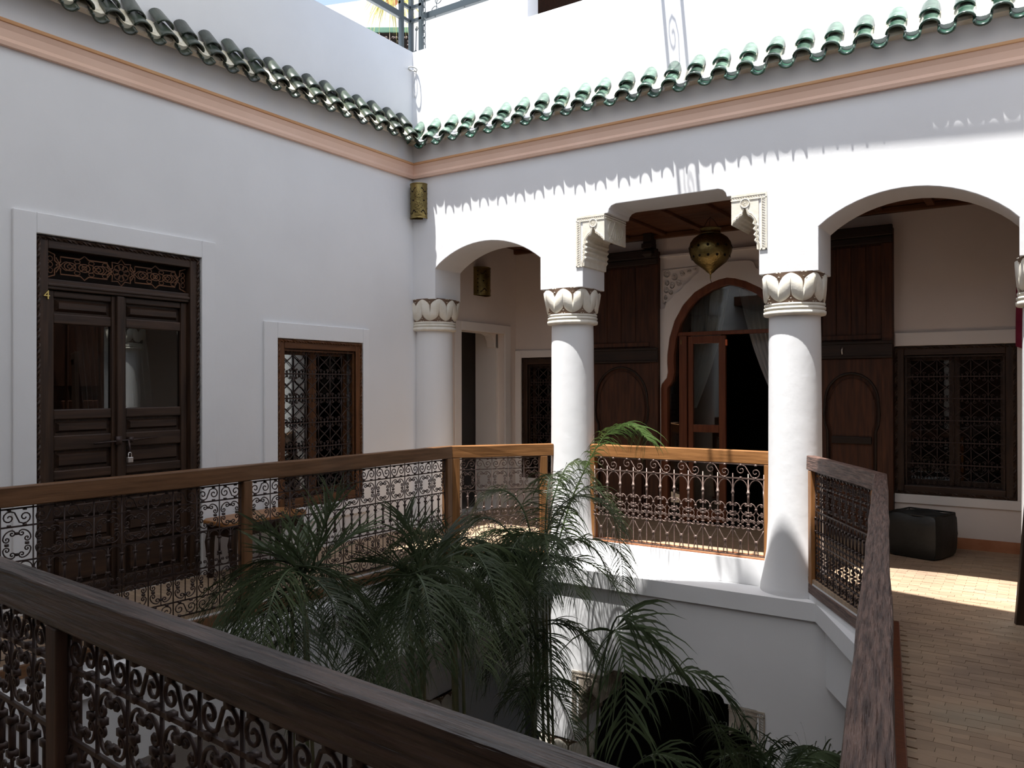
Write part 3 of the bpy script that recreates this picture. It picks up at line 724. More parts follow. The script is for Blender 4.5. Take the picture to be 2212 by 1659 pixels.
# --- door with the brass 4
d1 = sroot('door_1', (0, DY0, 0), PI/2, 'dark carved double door with glass panes, lattice transom and brass number 4')
DW = 1.249
board_frame('door_frame', d1, .005, DW-.005, 0, DZ-.005, .082, .005, .13, W_DARKZ, W_DARK, wb=.03)
mb = MB(); rope(mb, (.02, .004, 0), (.02, .004, DZ-.02)); rope(mb, (DW-.02, .004, 0), (DW-.02, .004, DZ-.02)); rope(mb, (.02, .004, DZ-.02), (DW-.02, .004, DZ-.02))
mb.build('rope_moulding', W_DARK, d1)
MB().box(.087, DW-.087, .02, .12, 2.165, 2.235).box(.087, DW-.087, .008, .03, 2.185, 2.205).build('transom_rail', W_DARK, d1, bev=.006)
MB().box(.087, DW-.087, .10, .11, 2.235, 2.44).build('transom_dark_sheet', VOID, d1)  # near-black sheet; the shade behind the lattice is painted in
lat = MB(); yl = .055
def loop2(pts, r=.006, closed=True): lat.tube([(x, yl, z) for x, z in pts], r, 4, closed)
zc = 2.337
for cx in (.355, .895):          # two strapwork panels
    loop2([(cx-.165,zc-.06),(cx-.03,zc-.06),(cx,zc-.085),(cx+.03,zc-.06),(cx+.165,zc-.06),(cx+.165,zc-.025),(cx+.195,zc),(cx+.165,zc+.025),(cx+.165,zc+.06),(cx+.03,zc+.06),(cx,zc+.085),(cx-.03,zc+.06),(cx-.165,zc+.06),(cx-.165,zc+.025),(cx-.195,zc),(cx-.165,zc-.025)])
    for q in (-.10, 0, .10):
        loop2([(cx+q+.04*cos(2*PI*i/14), zc+.028*sin(2*PI*i/14)) for i in range(14)], .0045)
        loop2([(cx+q+.018*cos(2*PI*i/10), zc+.014*sin(2*PI*i/10)) for i in range(10)], .0035)
        for sg in (-1, 1):
            loop2([(cx+q+.05+.02*cos(2*PI*i/10), zc+sg*(.04+.014*sin(2*PI*i/10))) for i in range(10)], .0035)
    for sg in (-1, 1): loop2([(cx-.165+.33*i/24, zc+sg*.03*sin(i*PI/6)) for i in range(25)], .004, False)
for cx in (.625,):               # eight-pointed star in the middle
    loop2([(cx+(.10 if i % 2 == 0 else .072)*cos(2*PI*i/16), zc+(.098 if i % 2 == 0 else .07)*sin(2*PI*i/16)) for i in range(16)])
    for i in range(8):
        a = 2*PI*i/8; loop2([(cx+.042*cos(a)+.022*cos(2*PI*j/8), zc+.042*sin(a)+.022*sin(2*PI*j/8)) for j in range(8)], .0035)
for cx, sg in ((.10, 1), (1.15, -1)):
    loop2([(cx,zc+.09),(cx+sg*.05,zc+.07),(cx+sg*.05,zc+.03),(cx+sg*.085,zc),(cx+sg*.05,zc-.03),(cx+sg*.05,zc-.07),(cx,zc-.09)], .006, False)
    for q in (-.04, 0, .04): loop2([(cx+sg*.022+.016*cos(2*PI*j/8), zc+q+.018*sin(2*PI*j/8)) for j in range(8)], .0035)
for x0, x1 in ((.16,.19),(.52,.555),(.70,.73),(1.06,1.09)): loop2([(x0,zc+.05),(x1,zc),(x0,zc-.05)], .005, False)
lat.build('transom_lattice', W_WIN, d1)
for x0, x1, nm in ((.09, .60, 'l'), (.605, DW-.09, 'r')):
    leaf = MB().box(x0+.07, x1-.07, .075, .085, .03, 1.30).build('door_leaf', W_DARKZ, d1)
    st = .052
    MB().box(x0, x0+st, .045, .095, .02, 2.16).build('stile', W_DARKZ, leaf, bev=.006); MB().box(x1-st, x1, .045, .095, .02, 2.16).build('stile', W_DARKZ, leaf, bev=.006)
    for z0, z1 in ((2.115,2.16),(1.935,2.005),(1.275,1.345),(1.06,1.165),(.86,.925),(.60,.68),(.36,.42),(.02,.12)):
        MB().box(x0+st, x1-st, .048, .095, z0, z1).build('rail', W_DARK, leaf, bev=.008)
    for z0, z1 in ((2.005,2.115),(1.165,1.275),(.925,1.06),(.68,.86),(.42,.60),(.12,.36)):
        MB().frus(x0+st+.015, x1-st-.015, z0+.012, z1-.012, .085, .052, .022).build('panel', W_DARK, leaf)
        MB().box(x0+st, x1-st, .080, .092, z0, z1).build('panel_back', W_DARK, leaf)
    pane(leaf, x0+st, x1-st, 1.345, 1.935, .07)
MB().box(.575, .632, .018, .05, .02, 2.16).build('meeting_stile', W_DARKZ, d1, bev=.008)
MB().tube([(.40,.012,1.098),(.88,.012,1.118)], .007, 6).box(.56,.60,.0,.03,1.08,1.14).box(.66,.69,.0,.045,1.09,1.13).tube([(.655,.01,1.11),(.66,.0,1.04),(.655,.0,1.0)], .008, 5).build('sliding_bolt', IRON, d1, True)
cu = D.curves.new('numeral', 'FONT'); cu.body = '4'; cu.size = .085; cu.extrude = .004; cu.align_x = 'CENTER'; cu.align_y = 'CENTER'
nu = D.objects.new('numeral_tmp', cu); COL.objects.link(nu)
bpy.context.view_layer.update()
me4 = D.meshes.new_from_object(nu.evaluated_get(bpy.context.evaluated_depsgraph_get())); D.objects.remove(nu)
me4.materials.clear(); me4.materials.append(GOLD)
o = inst('number_plate', me4, d1, (.072, -.002, 2.118), (PI/2, 0, 0)); o['label'] = 'polished brass numeral 4'
pl = MB(); pl.box(-.021,.021,-.012,.012,-.040,0); lockb = pl
pk = thing('padlock', 'small bright padlock hanging from the bolt of the door numbered 4', 'padlock', (.012, DY0+.652, .985), PI/2)
lockb.build('lock_body', STEEL, pk, bev=.004)
MB().tube([(-.012,0,0),(-.012,0,.022)]+[(-.012*cos(i*PI/8),0,.022+.012*sin(i*PI/8)) for i in range(9)]+[(.012,0,0)], .0035, 6).build('shackle', STEEL, pk, True)
RZ = dict(loc=(0, DY0, 0), rz=PI/2)
drape('curtain', 'white curtain drawn aside behind the left pane of door 4', (.08,.17,2.0), (.07,.27,.1), .26, SHEER, 4, .02, **RZ)
drape('curtain', 'sheer curtain slanting across the middle of door 4', (.40,.60,2.1), (.56,.72,.6), .30, SHEER_T, 5, .025, **RZ)
drape('curtain', 'sheer curtain slanting behind the right pane of door 4', (.66,.95,2.1), (.88,1.10,.6), .30, SHEER_T, 5, .025, **RZ)
# room behind door 1 and window 1
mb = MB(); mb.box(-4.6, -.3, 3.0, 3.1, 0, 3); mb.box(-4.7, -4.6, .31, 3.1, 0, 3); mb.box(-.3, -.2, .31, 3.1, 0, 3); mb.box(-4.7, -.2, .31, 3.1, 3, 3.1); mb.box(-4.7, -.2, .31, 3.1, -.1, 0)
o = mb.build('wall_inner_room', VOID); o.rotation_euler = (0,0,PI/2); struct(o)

def grille_cell(w, h, r, k=4):
    mb = MB(); c = w/2
    for sg in (-1, 1):
        mb.tube([(c+sg*c*cos(PI*i/10)*.96, 0, h*.14+h*.72*i/10) for i in range(11)], r, k)
        for z, up in ((h*.14, -1), (h*.86, 1)):
            s = spiral(c*.42, z, w*.13, 0, -up, 1.2, 9)[::-1]
            mb.tube([(c+sg*(c-x), 0, zz) for x, zz in s], r, k)
            mb.tube([(c+sg*(.02+.026*cos(PI*i/6)), 0, z+up*(.035*sin(PI*i/6))) for i in range(7)], r, k)
    mb.tube([(c-.03,0,h*.62),(c,0,h*.52),(c+.03,0,h*.62)], r, k); mb.tube([(0,0,0),(0,0,h)], r*1.1, k); return mb
def window(name, label, loc, rz, w, h, cols, rows, mv, mh, fw=.085, iron=IRON, r=.0042, two=True):
    t = sroot(name, loc, rz, label)
    board_frame('window_frame', t, .0, w, 0, h, fw, -.006, .09, mv, mh, bev=.008)
    mb = MB(); e = .02
    for a, b in (((e,-.008,e),(e,-.008,h-e)), ((w-e,-.008,e),(w-e,-.008,h-e)), ((e,-.008,h-e),(w-e,-.008,h-e)), ((e,-.008,e),(w-e,-.008,e))): rope(mb, a, b, .009)
    mb.build('rope_moulding', mh, t)
    mb = MB(); a = fw
    for q in (.0, .022): mb.box(a-.02+q, w-a+.02-q, .0+q*.8, .012+q*.8, h-a-.0-q, h-a+.012-q); mb.box(a-.012+q, a+q, q*.8, .012+q*.8, a, h-a); mb.box(w-a-q, w-a+.012-q, q*.8, .012+q*.8, a, h-a)
    mb.build('inner_moulding', mh, t)
    xs = [fw, w-fw] if not two else [fw, w/2, w-fw]
    for i in range(len(xs)-1):
        sash = MB().box(xs[i], xs[i]+.045, .12, .155, fw, h-fw).box(xs[i+1]-.045, xs[i+1], .12, .155, fw, h-fw).box(xs[i]+.045, xs[i+1]-.045, .12, .155, fw, fw+.05).box(xs[i]+.045, xs[i+1]-.045, .12, .155, h-fw-.05, h-fw).build('sash', mv, t, bev=.004)
        pane(sash, xs[i]+.045, xs[i+1]-.045, fw+.05, h-fw-.05, .136)
    gw, gh = (w-2*fw)/cols, (h-2*fw)/rows
    cm = grille_cell(gw, gh, r).mesh('scrollwork', iron, True)
    for i in range(cols):
        for j in range(rows): inst('scrollwork', cm, t, (fw+gw*i, .045, fw+gh*j))
    for j in range(rows+1): MB().box(fw, w-fw, .039, .051, fw+gh*j-.005, fw+gh*j+.005).build('crossbar', iron, t)
    return t
window('window_1', 'brown framed window with scrolled iron grille on the left wall', (0, -1.824, .406), PI/2, 1.053, 1.519, 6, 6, W_WINZ, W_WIN)
window('window_2', 'large dark grilled window under the right arch', (4.412, BY, .47), 0, .993, 1.40, 6, 6, W_DARKZ, W_DARK, r=.004)
window('window_3', 'small dark grilled window behind the first arch, beside the free column', (.172, BY, .36), 0, .848, 1.492, 5, 6, W_DARKZ, W_DARK, r=.004)
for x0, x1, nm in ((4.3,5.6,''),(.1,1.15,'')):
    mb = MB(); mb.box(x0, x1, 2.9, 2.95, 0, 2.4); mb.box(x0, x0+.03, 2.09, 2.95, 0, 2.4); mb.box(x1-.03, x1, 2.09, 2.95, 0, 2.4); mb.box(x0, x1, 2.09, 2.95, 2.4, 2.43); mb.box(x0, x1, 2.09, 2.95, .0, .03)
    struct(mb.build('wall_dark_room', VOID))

# --- the two tall cedar leaves folded back against the gallery wall
def big_leaf(name, label, x0, x1, flip):
    t = sroot(name, (0, BY, 0), 0, label); Y = -.055
    MB().box(x0, x1, Y, -.004, .02, 3.0).build('leaf_slab', W_BIG, t)
    MB().box(x0, x1, Y-.05, Y, 2.93, 3.03).box(x0, x1, Y-.035, Y, 2.86, 2.93).build('cornice_rail', W_BIGX, t, bev=.01)
    st = .10
    for a, b in ((x0, x0+st*.7), (x1-st, x1)): MB().box(a, b, Y-.03, Y, .02, 2.86).build('stile', W_BIG, t, bev=.006)
    n = 4; a = x0+st*.7; w = (x1-st-a)/n
    for i in range(n): MB().box(a+w*i+.002, a+w*(i+1)-.002, Y-.012, Y, 1.98, 2.84).build('plank', W_BIG, t, bev=.004)
    MB().box(a, x1-st, Y-.028, Y, 1.94, 1.99).build('rail', W_BIG, t, bev=.006)
    MB().box(x0, x1, Y-.045, Y, 1.78, 1.90).box(x0, x1, Y-.055, Y, 1.90, 1.925).box(x0, x1, Y-.055, Y, 1.76, 1.785).build('lock_rail', W_BIGX, t, bev=.006)
    cx = (a+x1-st)/2; R = (x1-st-a)/2-.03
    out = [(cx+R*cos(PI*i/24)*(1.0), 1.34+R*1.05*sin(PI*i/24)*1.08) for i in range(25)]
    out = [(cx+R*.90, .05),(cx+R*.90,1.05),(cx+R*1.0,1.12),(cx+R*1.04,1.22)]+out+[(cx-R*1.04,1.22),(cx-R*1.0,1.12),(cx-R*.90,1.05),(cx-R*.90,.05)]
    inn = [(cx+(x-cx)*.86, z-.045 if z > 1.4 else z) for x, z in out]
    mb = MB()
    spl = [(a,.05),(a,1.755),(x1-st,1.755),(x1-st,.05)]+out
    mb.prism_y(spl, Y-.022, Y).build('arch_spandrel', W_BIG, t)
    mb = MB().tube([(x, Y-.022, z) for x, z in out], .013, 6); mb.build('arch_moulding', W_BIGX, t, True)
    wk = MB().prism_y(inn, Y-.006, Y).build('wicket_door', W_BIG, t)
    MB().tube([(x, Y-.008, z) for x, z in inn], .007, 5).build('wicket_moulding', W_BIG, wk, True)
    MB().box(cx-R*.75, cx+R*.75, Y-.03, Y-.004, .93, 1.0).build('wicket_rail', W_BIGX, wk, bev=.006)
    xb = x1-.05 if not flip else x0+.05
    return t
t = big_leaf('door_2', 'tall dark cedar leaf with arched wicket, between the free column and the glazed arch', 1.15, 2.03, False)
mb = MB().lathe([(0,0),(.05,0),(.085,.03),(.085,.07),(.05,.075),(.045,.09),(.09,.10),(.09,.15),(.0,.15)], (1.93,-.09,2.94), 4, PI/4, PI/4+2*PI); mb.build('pivot_block', W_BIGX, t, bev=.005)
MB().box(1.88,1.98,-.14,-.004,3.06,3.20).build('pivot_beam', W_BIGX, t, bev=.005)
t = big_leaf('door_3', 'tall dark cedar leaf with arched wicket, between the right column and the large dark window', 3.70, 4.415, True)
MB().tube([(3.97,-.115,1.80),(3.965,-.118,1.84),(3.972,-.115,1.87)], .008, 5).build('latch', STEEL, t, True)

# --- plaster arch with the glazed salon door
d4 = sroot('door_4', (0, 0, 0), 0, 'horseshoe arched mahogany door with glass, half open, behind the brass lantern')
half = [(2.035,0),(2.035,1.47),(2.045,1.515),(2.075,1.55),(2.105,1.585),(2.12,1.65),(2.113,1.75),(2.115,1.85),(2.14,2.03),(2.20,2.22),(2.30,2.39),(2.43,2.52),(2.58,2.60),(2.70,2.64),(2.79,2.655)]
mir = lambda ps, c=2.79: [(2*c-x, z) for x, z in ps][::-1]
outl = half+mir(half)[1:]
def inset(ps, d):
    out = []
    for i, (x, z) in enumerate(ps):
        a = Vector(ps[max(0, i-1)]); b = Vector(ps[min(len(ps)-1, i+1)]); t = (b-a).normalized(); out.append((x+t.y*d, max(0, z-t.x*d)))
    return out
inl = inset(outl, .075)
pw = MB().prism_y([(2.03,0)]+outl+[(3.72,0),(3.72,2.95),(2.03,2.95)], 1.872, 2.02); apanel = struct(pw.build('wall_arch', P_BAND))
cut = [(2.032,2.36),(2.085,2.362),(2.10,2.42),(2.17,2.47),(2.205,2.52),(2.27,2.55),(2.315,2.61),(2.38,2.64),(2.42,2.70),(2.475,2.73),(2.50,2.79),(2.535,2.815),(2.60,2.822)]
cu2 = cut+mir(cut)
MB().prism_y([(2.032,0)]+outl+[(3.548,0)]+cu2[::-1], 1.850, 1.872).build('arch_band', P_BAND, apanel, bev=.004)
MB().box(2.03, 3.72, 1.835, 1.87, 2.93, 2.962).build('head_moulding', P_BAND, apanel, bev=.008)
cv = MB()
for (cx, cz, rr) in ((2.11,2.74,.045),(2.20,2.70,.045),(2.29,2.73,.035),(2.37,2.755,.028),(2.44,2.775,.02),(2.25,2.63,.035),(2.17,2.61,.04),(2.11,2.64,.03),(2.10,2.56,.035),(2.155,2.535,.028),(2.09,2.48,.026),(2.085,2.42,.018)):
    for mx in (0, 1):
        for d in (1, -1): cv.tube([((5.58-x) if mx else x, 1.868, z) for x, z in spiral(cx+d*.004, cz, rr, PI*.3*cx*7, d, 1.5, 14)], .006, 4)
for mx in (0, 1):
    cv.tube([((5.58-x) if mx else x, 1.868, z) for x, z in [(2.06,2.42),(2.055,2.79),(2.50,2.80)]], .006, 4)
cv.build('spandrel_carving', P_BAND, apanel, True)
MB().prism_y(outl+inl[::-1], 1.862, 1.985).build('arch_frame', W_RED, d4, bev=.005)
zt = 2.05
MB().box(2.14, 3.44, 1.88, 1.95, zt, zt+.042).build('transom_bar', W_RED, d4, bev=.005)
arch_in = [p for p in inl if p[1] >= zt+.04]
MB().prism_y([(arch_in[0][0], zt+.04)]+arch_in+[(arch_in[-1][0], zt+.04)], 1.915, 1.92).build('pane', GLASS, d4)
for x0, x1 in ((2.245,2.335),(3.245,3.335)): MB().box(x0, x1, 1.87, 1.96, 0, zt).build('post', W_RED, d4, bev=.006)
pane(d4, 2.12, 2.245, 0.0, zt, 1.915)
lf = MB().box(2.345, 2.40, 1.885, 1.93, .02, zt-.008).box(2.69, 2.765, 1.885, 1.93, .02, zt-.008).box(2.40, 2.69, 1.885, 1.93, 1.96, zt-.008).box(2.40, 2.69, 1.885, 1.93, .99, 1.075).box(2.40, 2.69, 1.885, 1.93, .02, .15).build('door_leaf', W_RED, d4, bev=.006)
lf['label'] = 'closed glazed leaf in mahogany'
pane(lf, 2.40, 2.69, 1.075, 1.96, 1.905); pane(lf, 2.40, 2.69, .15, .99, 1.905)
MB().box(2.770, 2.785, 1.87, 1.90, 1.93, 1.995).build('orange_glint', mat('painted_orange_light', (.75,.18,.06), .4)[0], d4)  # orange paint standing in for a small light in the doorway
cu = D.curves.new('n1', 'FONT'); cu.body = '1'; cu.size = .075; cu.extrude = .003; cu.align_x = 'CENTER'; cu.align_y = 'CENTER'
nu = D.objects.new('n1', cu); COL.objects.link(nu); bpy.context.view_layer.update()
me1 = D.meshes.new_from_object(nu.evaluated_get(bpy.context.evaluated_depsgraph_get())); D.objects.remove(nu); me1.materials.clear(); me1.materials.append(BRASS)
o = inst('number_plate', me1, d4, (2.272, 1.866, 1.98), (PI/2, 0, 0)); o['label'] = 'small brass numeral 1'
drape('curtain', 'sheer white curtain swept to one side behind the arched salon door', (2.30,2.74,2.56), (2.16,2.36,1.25), 2.10, SHEER, 7, .02, sag=.05)
drape('curtain', 'second sheer curtain in the arch, mostly hidden by the right column', (2.84,3.30,2.56), (3.26,3.44,1.25), 2.10, SHEER, 7, .02, sag=-.05)
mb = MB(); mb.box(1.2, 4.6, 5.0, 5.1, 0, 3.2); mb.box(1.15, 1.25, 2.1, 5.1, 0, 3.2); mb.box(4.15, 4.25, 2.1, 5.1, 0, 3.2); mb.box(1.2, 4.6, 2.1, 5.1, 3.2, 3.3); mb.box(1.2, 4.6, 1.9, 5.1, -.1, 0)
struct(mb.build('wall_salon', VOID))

# --- dark shutter leaf and red textile at the right edge
o = sroot('door_5', (5.44, -.62, 0), .1, 'dark wooden door leaf standing open at the right edge of the frame')
MB().box(0, .06, 0, .05, .0, 2.0).build('stile', W_DARKZ, o, bev=.006); MB().box(.06, .5, .015, .04, .0, 2.0).build('panel', W_DARKZ, o); MB().box(.5, .56, 0, .05, .0, 2.0).build('stile', W_DARKZ, o, bev=.006)
for z in (0, .9, 1.9): MB().box(.06, .5, 0, .05, z, z+.1).build('rail', W_DARK, o, bev=.006)
o.rotation_euler = (0, .075, .25)
mb = MB(); vs = []
for j in range(13):
    for i in range(9): vs.append((.26*i/8, .015*sin(i*1.6+j*.25), -.52*j/12-(.04*sin(PI*i/8) if j == 12 else 0)))
mb.add(vs, [(j*9+i, j*9+i+1, (j+1)*9+i+1, (j+1)*9+i) for j in range(12) for i in range(8)])
o = mb.build('textile_hanging', RED, smooth=True); o.location = (5.40, 1.80, 2.36); sd = o.modifiers.new('s', 'SOLIDIFY'); sd.thickness = .008
tag(o, 'crimson textile hanging on the gallery wall at the right edge', 'textile', kind='thing')

# ------------------------------------------------------------------ lamps
def sconce(label, loc, rz, r, h, tilt=0):
    t = thing('wall_sconce', label, 'wall lamp', loc, rz)
    sh = MB().lathe([(r*.96,0),(r,.012),(r,h-.012),(r*.96,h)], k=22, a0=PI, a1=2*PI)
    o = sh.build('shade', BRASS, t, True); sd = o.modifiers.new('s', 'SOLIDIFY'); sd.thickness = .004
    rim = MB().lathe([(r+.002,0),(r+.004,.006),(r+.002,.014)], k=22, a0=PI, a1=2*PI); rim.build('rim', BRASS, t, True); rim = MB(); rim.lathe([(r+.002,h-.014),(r+.004,h-.006),(r+.002,h)], k=22, a0=PI, a1=2*PI); rim.build('rim', BRASS, t, True)
    MB().box(-r, r, -.004, .004, 0, h).build('back_plate', BRASS, t)
    ho = MB()
    def dot(a, z, rr, st=1.0):
        c = Vector((r*cos(a)*1.004, r*sin(a)*1.004, z)); e1 = Vector((-sin(a), cos(a), 0)); e2 = Vector((0,0,1)); n = Vector((cos(a), sin(a), 0))
        vs = [c+e1*(rr*cos(2*PI*i/8))+e2*(rr*st*sin(2*PI*i/8))+n*.0012 for i in range(8)]; ho.add(vs, [tuple(range(8))])
    A = 1.5*PI
    for zc_ in (h*.34, h*.66):
        for i in range(10): dot(A+.42*cos(2*PI*i/10), zc_+h*.09*sin(2*PI*i/10), .0035)
        dot(A, zc_, .005)
    for z in (h*.5,): dot(A-.62, z, .011, .8); dot(A+.62, z, .011, .8)
    for s in (-1, 1):
        for q in range(6):
            dot(A+s*(.35+.10*q), h*(.17+.05*sin(q*.9)), .007, 1.2); dot(A+s*(.35+.10*q), h*(.80+.05*cos(q*.8)), .006, 1.2)
            dot(A+s*1.15, h*(.15+.14*q), .006, 1.6)
    ho.build('piercing', VOID, t)['kind'] = 'stuff'
    t.rotation_euler = (0, tilt, rz); return t
sconce('polished brass pierced sconce in the corner right under the salmon cornice', (.105,-.02,3.265), PI/4*0+.62, .095, .37)
sconce('pierced brass sconce on the shaded wall above the passage, behind the first arch', (.087,1.10,2.56), PI/2, .125, .33)
L = thing('lantern', 'onion shaped pierced brass lantern hanging in the middle opening', 'lantern', (2.87, 1.13, 2.615))
prof = [(.004,-.06),(.006,-.045),(.004,-.03),(.012,-.01),(.03,.0),(.055,.025),(.10,.06),(.15,.10),(.188,.15),(.205,.20),(.208,.245),(.196,.295),(.165,.34),(.125,.368),(.10,.378)]
MB().lathe(prof, k=40).build('body', BRASS, L, True)
MB().lathe([(.10,.375),(.105,.385),(.098,.39),(.098,.425),(.105,.43),(.103,.437),(.07,.437)], k=32).build('collar', BRASS, L, True)
MB().tube([(0,0,-.06),(.0,0,-.075),(.008,0,-.09),(.004,0,-.105),(-.004,0,-.11)], .003, 5).build('hook', IRON, L, True)
mb = MB()
for i in range(14):
    a = 2*PI*i/14
    for z, rr in ((.245,.2095),(.15,.1895)):
        c = Vector((rr*cos(a), rr*sin(a), z)); e1 = Vector((-sin(a), cos(a), 0))
        mb.add([c+e1*(.014*cos(2*PI*j/8))+Vector((0,0,.014*sin(2*PI*j/8)))+Vector((cos(a),sin(a),0))*.002 for j in range(8)], [tuple(range(8))])
mb.build('piercing', VOID, L)['kind'] = 'stuff'
mb = MB()
for i in range(3):
    a = 2*PI*i/3; mb.tube([(.09*cos(a), .09*sin(a), .43), (.03*cos(a), .03*sin(a), .52), (0,0,.545)], .003, 4)
mb.tube([(0,0,.54),(0,0,.552)], .004, 5); mb.build('chain', IRON, L)

# ------------------------------------------------------------------ furniture on the walkways
T = thing('low_table', 'low wooden table with shaped legs against the left wall, behind the balustrade', 'table', (.27, -2.25, 0), PI/2)
hl = .40; hw_ = .20
top = [(-hl+.06,-hw_),(hl-.06,-hw_),(hl,-hw_+.06),(hl,hw_-.06),(hl-.06,hw_),(-hl+.06,hw_),(-hl,hw_-.06),(-hl,-hw_+.06)]
MB().prism_z(top, .425, .46).build('tabletop', W_RAIL, T, bev=.01)
MB().box(-hl+.05,hl-.05,-hw_+.04,-hw_+.06,.34,.425).box(-hl+.05,hl-.05,hw_-.06,hw_-.04,.34,.425).box(-hl+.05,-hl+.07,-hw_+.06,hw_-.06,.34,.425).box(hl-.07,hl-.05,-hw_+.06,hw_-.06,.34,.425).build('apron', W_DARK, T, bev=.004)
for sx in (-1, 1):
    for sy in (-1, 1):
        cx, cy = sx*(hl-.075), sy*(hw_-.06)
        MB().tube([(cx, cy, .43),(cx, cy, .36),(cx+sx*.015, cy, .28),(cx+sx*.01, cy, .18),(cx-sx*.005, cy, .08),(cx+sx*.012, cy, 0)], [.030,.036,.040,.032,.024,.030], 6).build('leg', W_DARKZ, T, True)
pf = thing('pouf', 'square black leather pouf on the floor under the large dark window', 'pouf', (4.70, 1.345, 0), math.radians(-18))
mb = MB(); n = 7; vs = []
def soft(u, v, w_):
    p = Vector((u, v, w_)); q = Vector((abs(u)**3, abs(v)**3, abs(w_)**3)); m_ = (q.x**2+q.y**2+q.z**2)**(1/6) if q.length > 0 else 1
    s = .93/max(.01, (abs(u)**9+abs(v)**9+abs(w_)**9)**(1/9)); return p*s
def face(fn):
    b = len(mb.v); vs = [fn(-1+2*i/n, -1+2*j/n) for j in range(n+1) for i in range(n+1)]
    out = []
    for p in vs:
        q = soft(*p); sl_ = .03*(1-max(abs(q.x), abs(q.y))**2) if q.z > .8 else 0
        out.append((q.x*.235*(1+.05*(1-q.z*q.z)), q.y*.235*(1+.05*(1-q.z*q.z)), .20+q.z*.215-sl_+.012*sin(q.x*5+q.y*3)*(q.z > 0)))
    mb.add(out, [(j*(n+1)+i, j*(n+1)+i+1, (j+1)*(n+1)+i+1, (j+1)*(n+1)+i) for j in range(n) for i in range(n)])
face(lambda a, b: (a, b, 1)); face(lambda a, b: (a, -b, -1)); face(lambda a, b: (a, -1, b)); face(lambda a, b: (-a, 1, b)); face(lambda a, b: (1, a, b)); face(lambda a, b: (-1, -a, b))
mb.build('cushion', BLACK, pf, True)
mb = MB()
for zz in (.379,): mb.tube([(.196*x, .196*y, zz) for x, y in ((-1,-1),(0,-1.02),(1,-1),(1.02,0),(1,1),(0,1.02),(-1,1),(-1.02,0))], .008, 5, True)
for sx, sy in ((-1,-1),(1,-1),(1,1),(-1,1)): mb.tube([(.196*sx,.196*sy,.03),(.210*sx,.210*sy,.2),(.196*sx,.196*sy,.378)], .007, 5)
mb.build('piping', BLACK, pf, True)

# ------------------------------------------------------------------ roof terrace and awning frame
AF = thing('awning_frame', 'grey steel frame with scrolls over the courtyard, rising from the parapet corner', 'awning frame', (-.08, .12, ZP))
def bx(nm, x0, x1, y0, y1, z0, z1, m=IRON_G, bev=.004):
    return MB().box(x0+.08, x1+.08, y0-.12, y1-.12, z0-ZP, z1-ZP).build(nm, m, AF, bev=bev)
for x, y in ((-.175,.13),(-.03,.13),(-.175,-.03)): bx('post', x, x+.045, y, y+.045, ZP, 6.4)
for z in (5.47, 5.62): bx('crossbar', -.175, .02, .13, .165, z, z+.035); bx('crossbar', -.175, -.14, -.03, .13, z, z+.035)
bx('beam', .02, 6.5, .13, .18, 5.46, 5.53); bx('beam', .02, 6.5, .13, .165, 5.66, 5.70)
bx('beam', -.175, -.13, -6, -.03, 5.46, 5.53); bx('beam', -.175, -.14, -6, -.03, 5.66, 5.70)
for (x0, z0, ln) in ((-.14, ZP+.01, .38), (.06, 5.50, .16), (.45, 5.50, .16), (.9, 5.5, .16)):
    h = ln; mb = MB(); w = .125 if h > .2 else .30
    a = spiral(w*.55, h*.82, w*.22, PI*.5, -1, 1.4, 12)[::-1]; b = spiral(w*.45, h*.16, w*.24, -PI*.5, -1, 1.4, 12)
    mb.tube([(x0+x+.08, .148-.12, z0+z-ZP) for x, z in a+b], .005, 5)
    mb.tube([(x0+.08+w*.5+w*.32*cos(2*PI*i/12), .148-.12, z0-ZP+h*.02+.012+.012*sin(2*PI*i/12)) for i in range(12)], .004, 4, True) if h > .2 else None
    mb.build('scrollwork', IRON_G, AF, True)
TR = thing('truss_rail', 'pair of steel awning rails with scrolls spanning the courtyard overhead', 'awning rail', (2.862, .09, 5.66))
for x in (-.098, .072): MB().box(x, x+.028, -6.5, .0, -.014, .014).build('rail', IRON_G, TR)
for i in range(11):
    mb = MB(); y0 = -.35-i*.55
    a = spiral(-.02, y0, .05, 0, 1, 1.4, 12)[::-1]; b = spiral(.015, y0-.30, .05, PI, 1, 1.4, 12)
    mb.tube([(x, y, 0) for x, y in a+b], .006, 4); mb.build('scrollwork', IRON_G, TR, True)
cb = MB().add([(-.2,-.43,5.56),(6.5,-.555,5.56),(6.5,-.54,5.56),(-.2,-.415,5.56),(-.2,-.43,5.63),(6.5,-.555,5.63),(6.5,-.54,5.63),(-.2,-.415,5.63)], [(0,3,2,1),(4,5,6,7),(0,1,5,4),(1,2,6,5),(2,3,7,6),(3,0,4,7)])
tag(cb.build('cross_beam', IRON_G), 'thin steel cross beam spanning high over the courtyard', 'beam', kind='thing')
edge = [(-.3,-2.45),(.0,-2.35),(.6,-2.05),(1.2,-1.78),(1.8,-1.57),(2.3,-1.40),(2.7,-1.20),(3.0,-1.11),(3.4,-1.18),(3.76,-1.27),(4.1,-1.38),(4.5,-1.48),(5.2,-1.60),(6.6,-1.75)]  # unseen awning; front edge shaped to cast the court's shade line
mb = MB(); vs = []; m = 10; yend = -8.7
for x, y in edge:
    for j in range(m+1): t = j/m; vs.append((x, y+(yend-y)*t, 5.58-.05*sin(PI*4*t)**2))
mb.add(vs, [(i*(m+1)+j, i*(m+1)+j+1, (i+1)*(m+1)+j+1, (i+1)*(m+1)+j) for i in range(len(edge)-1) for j in range(m)])
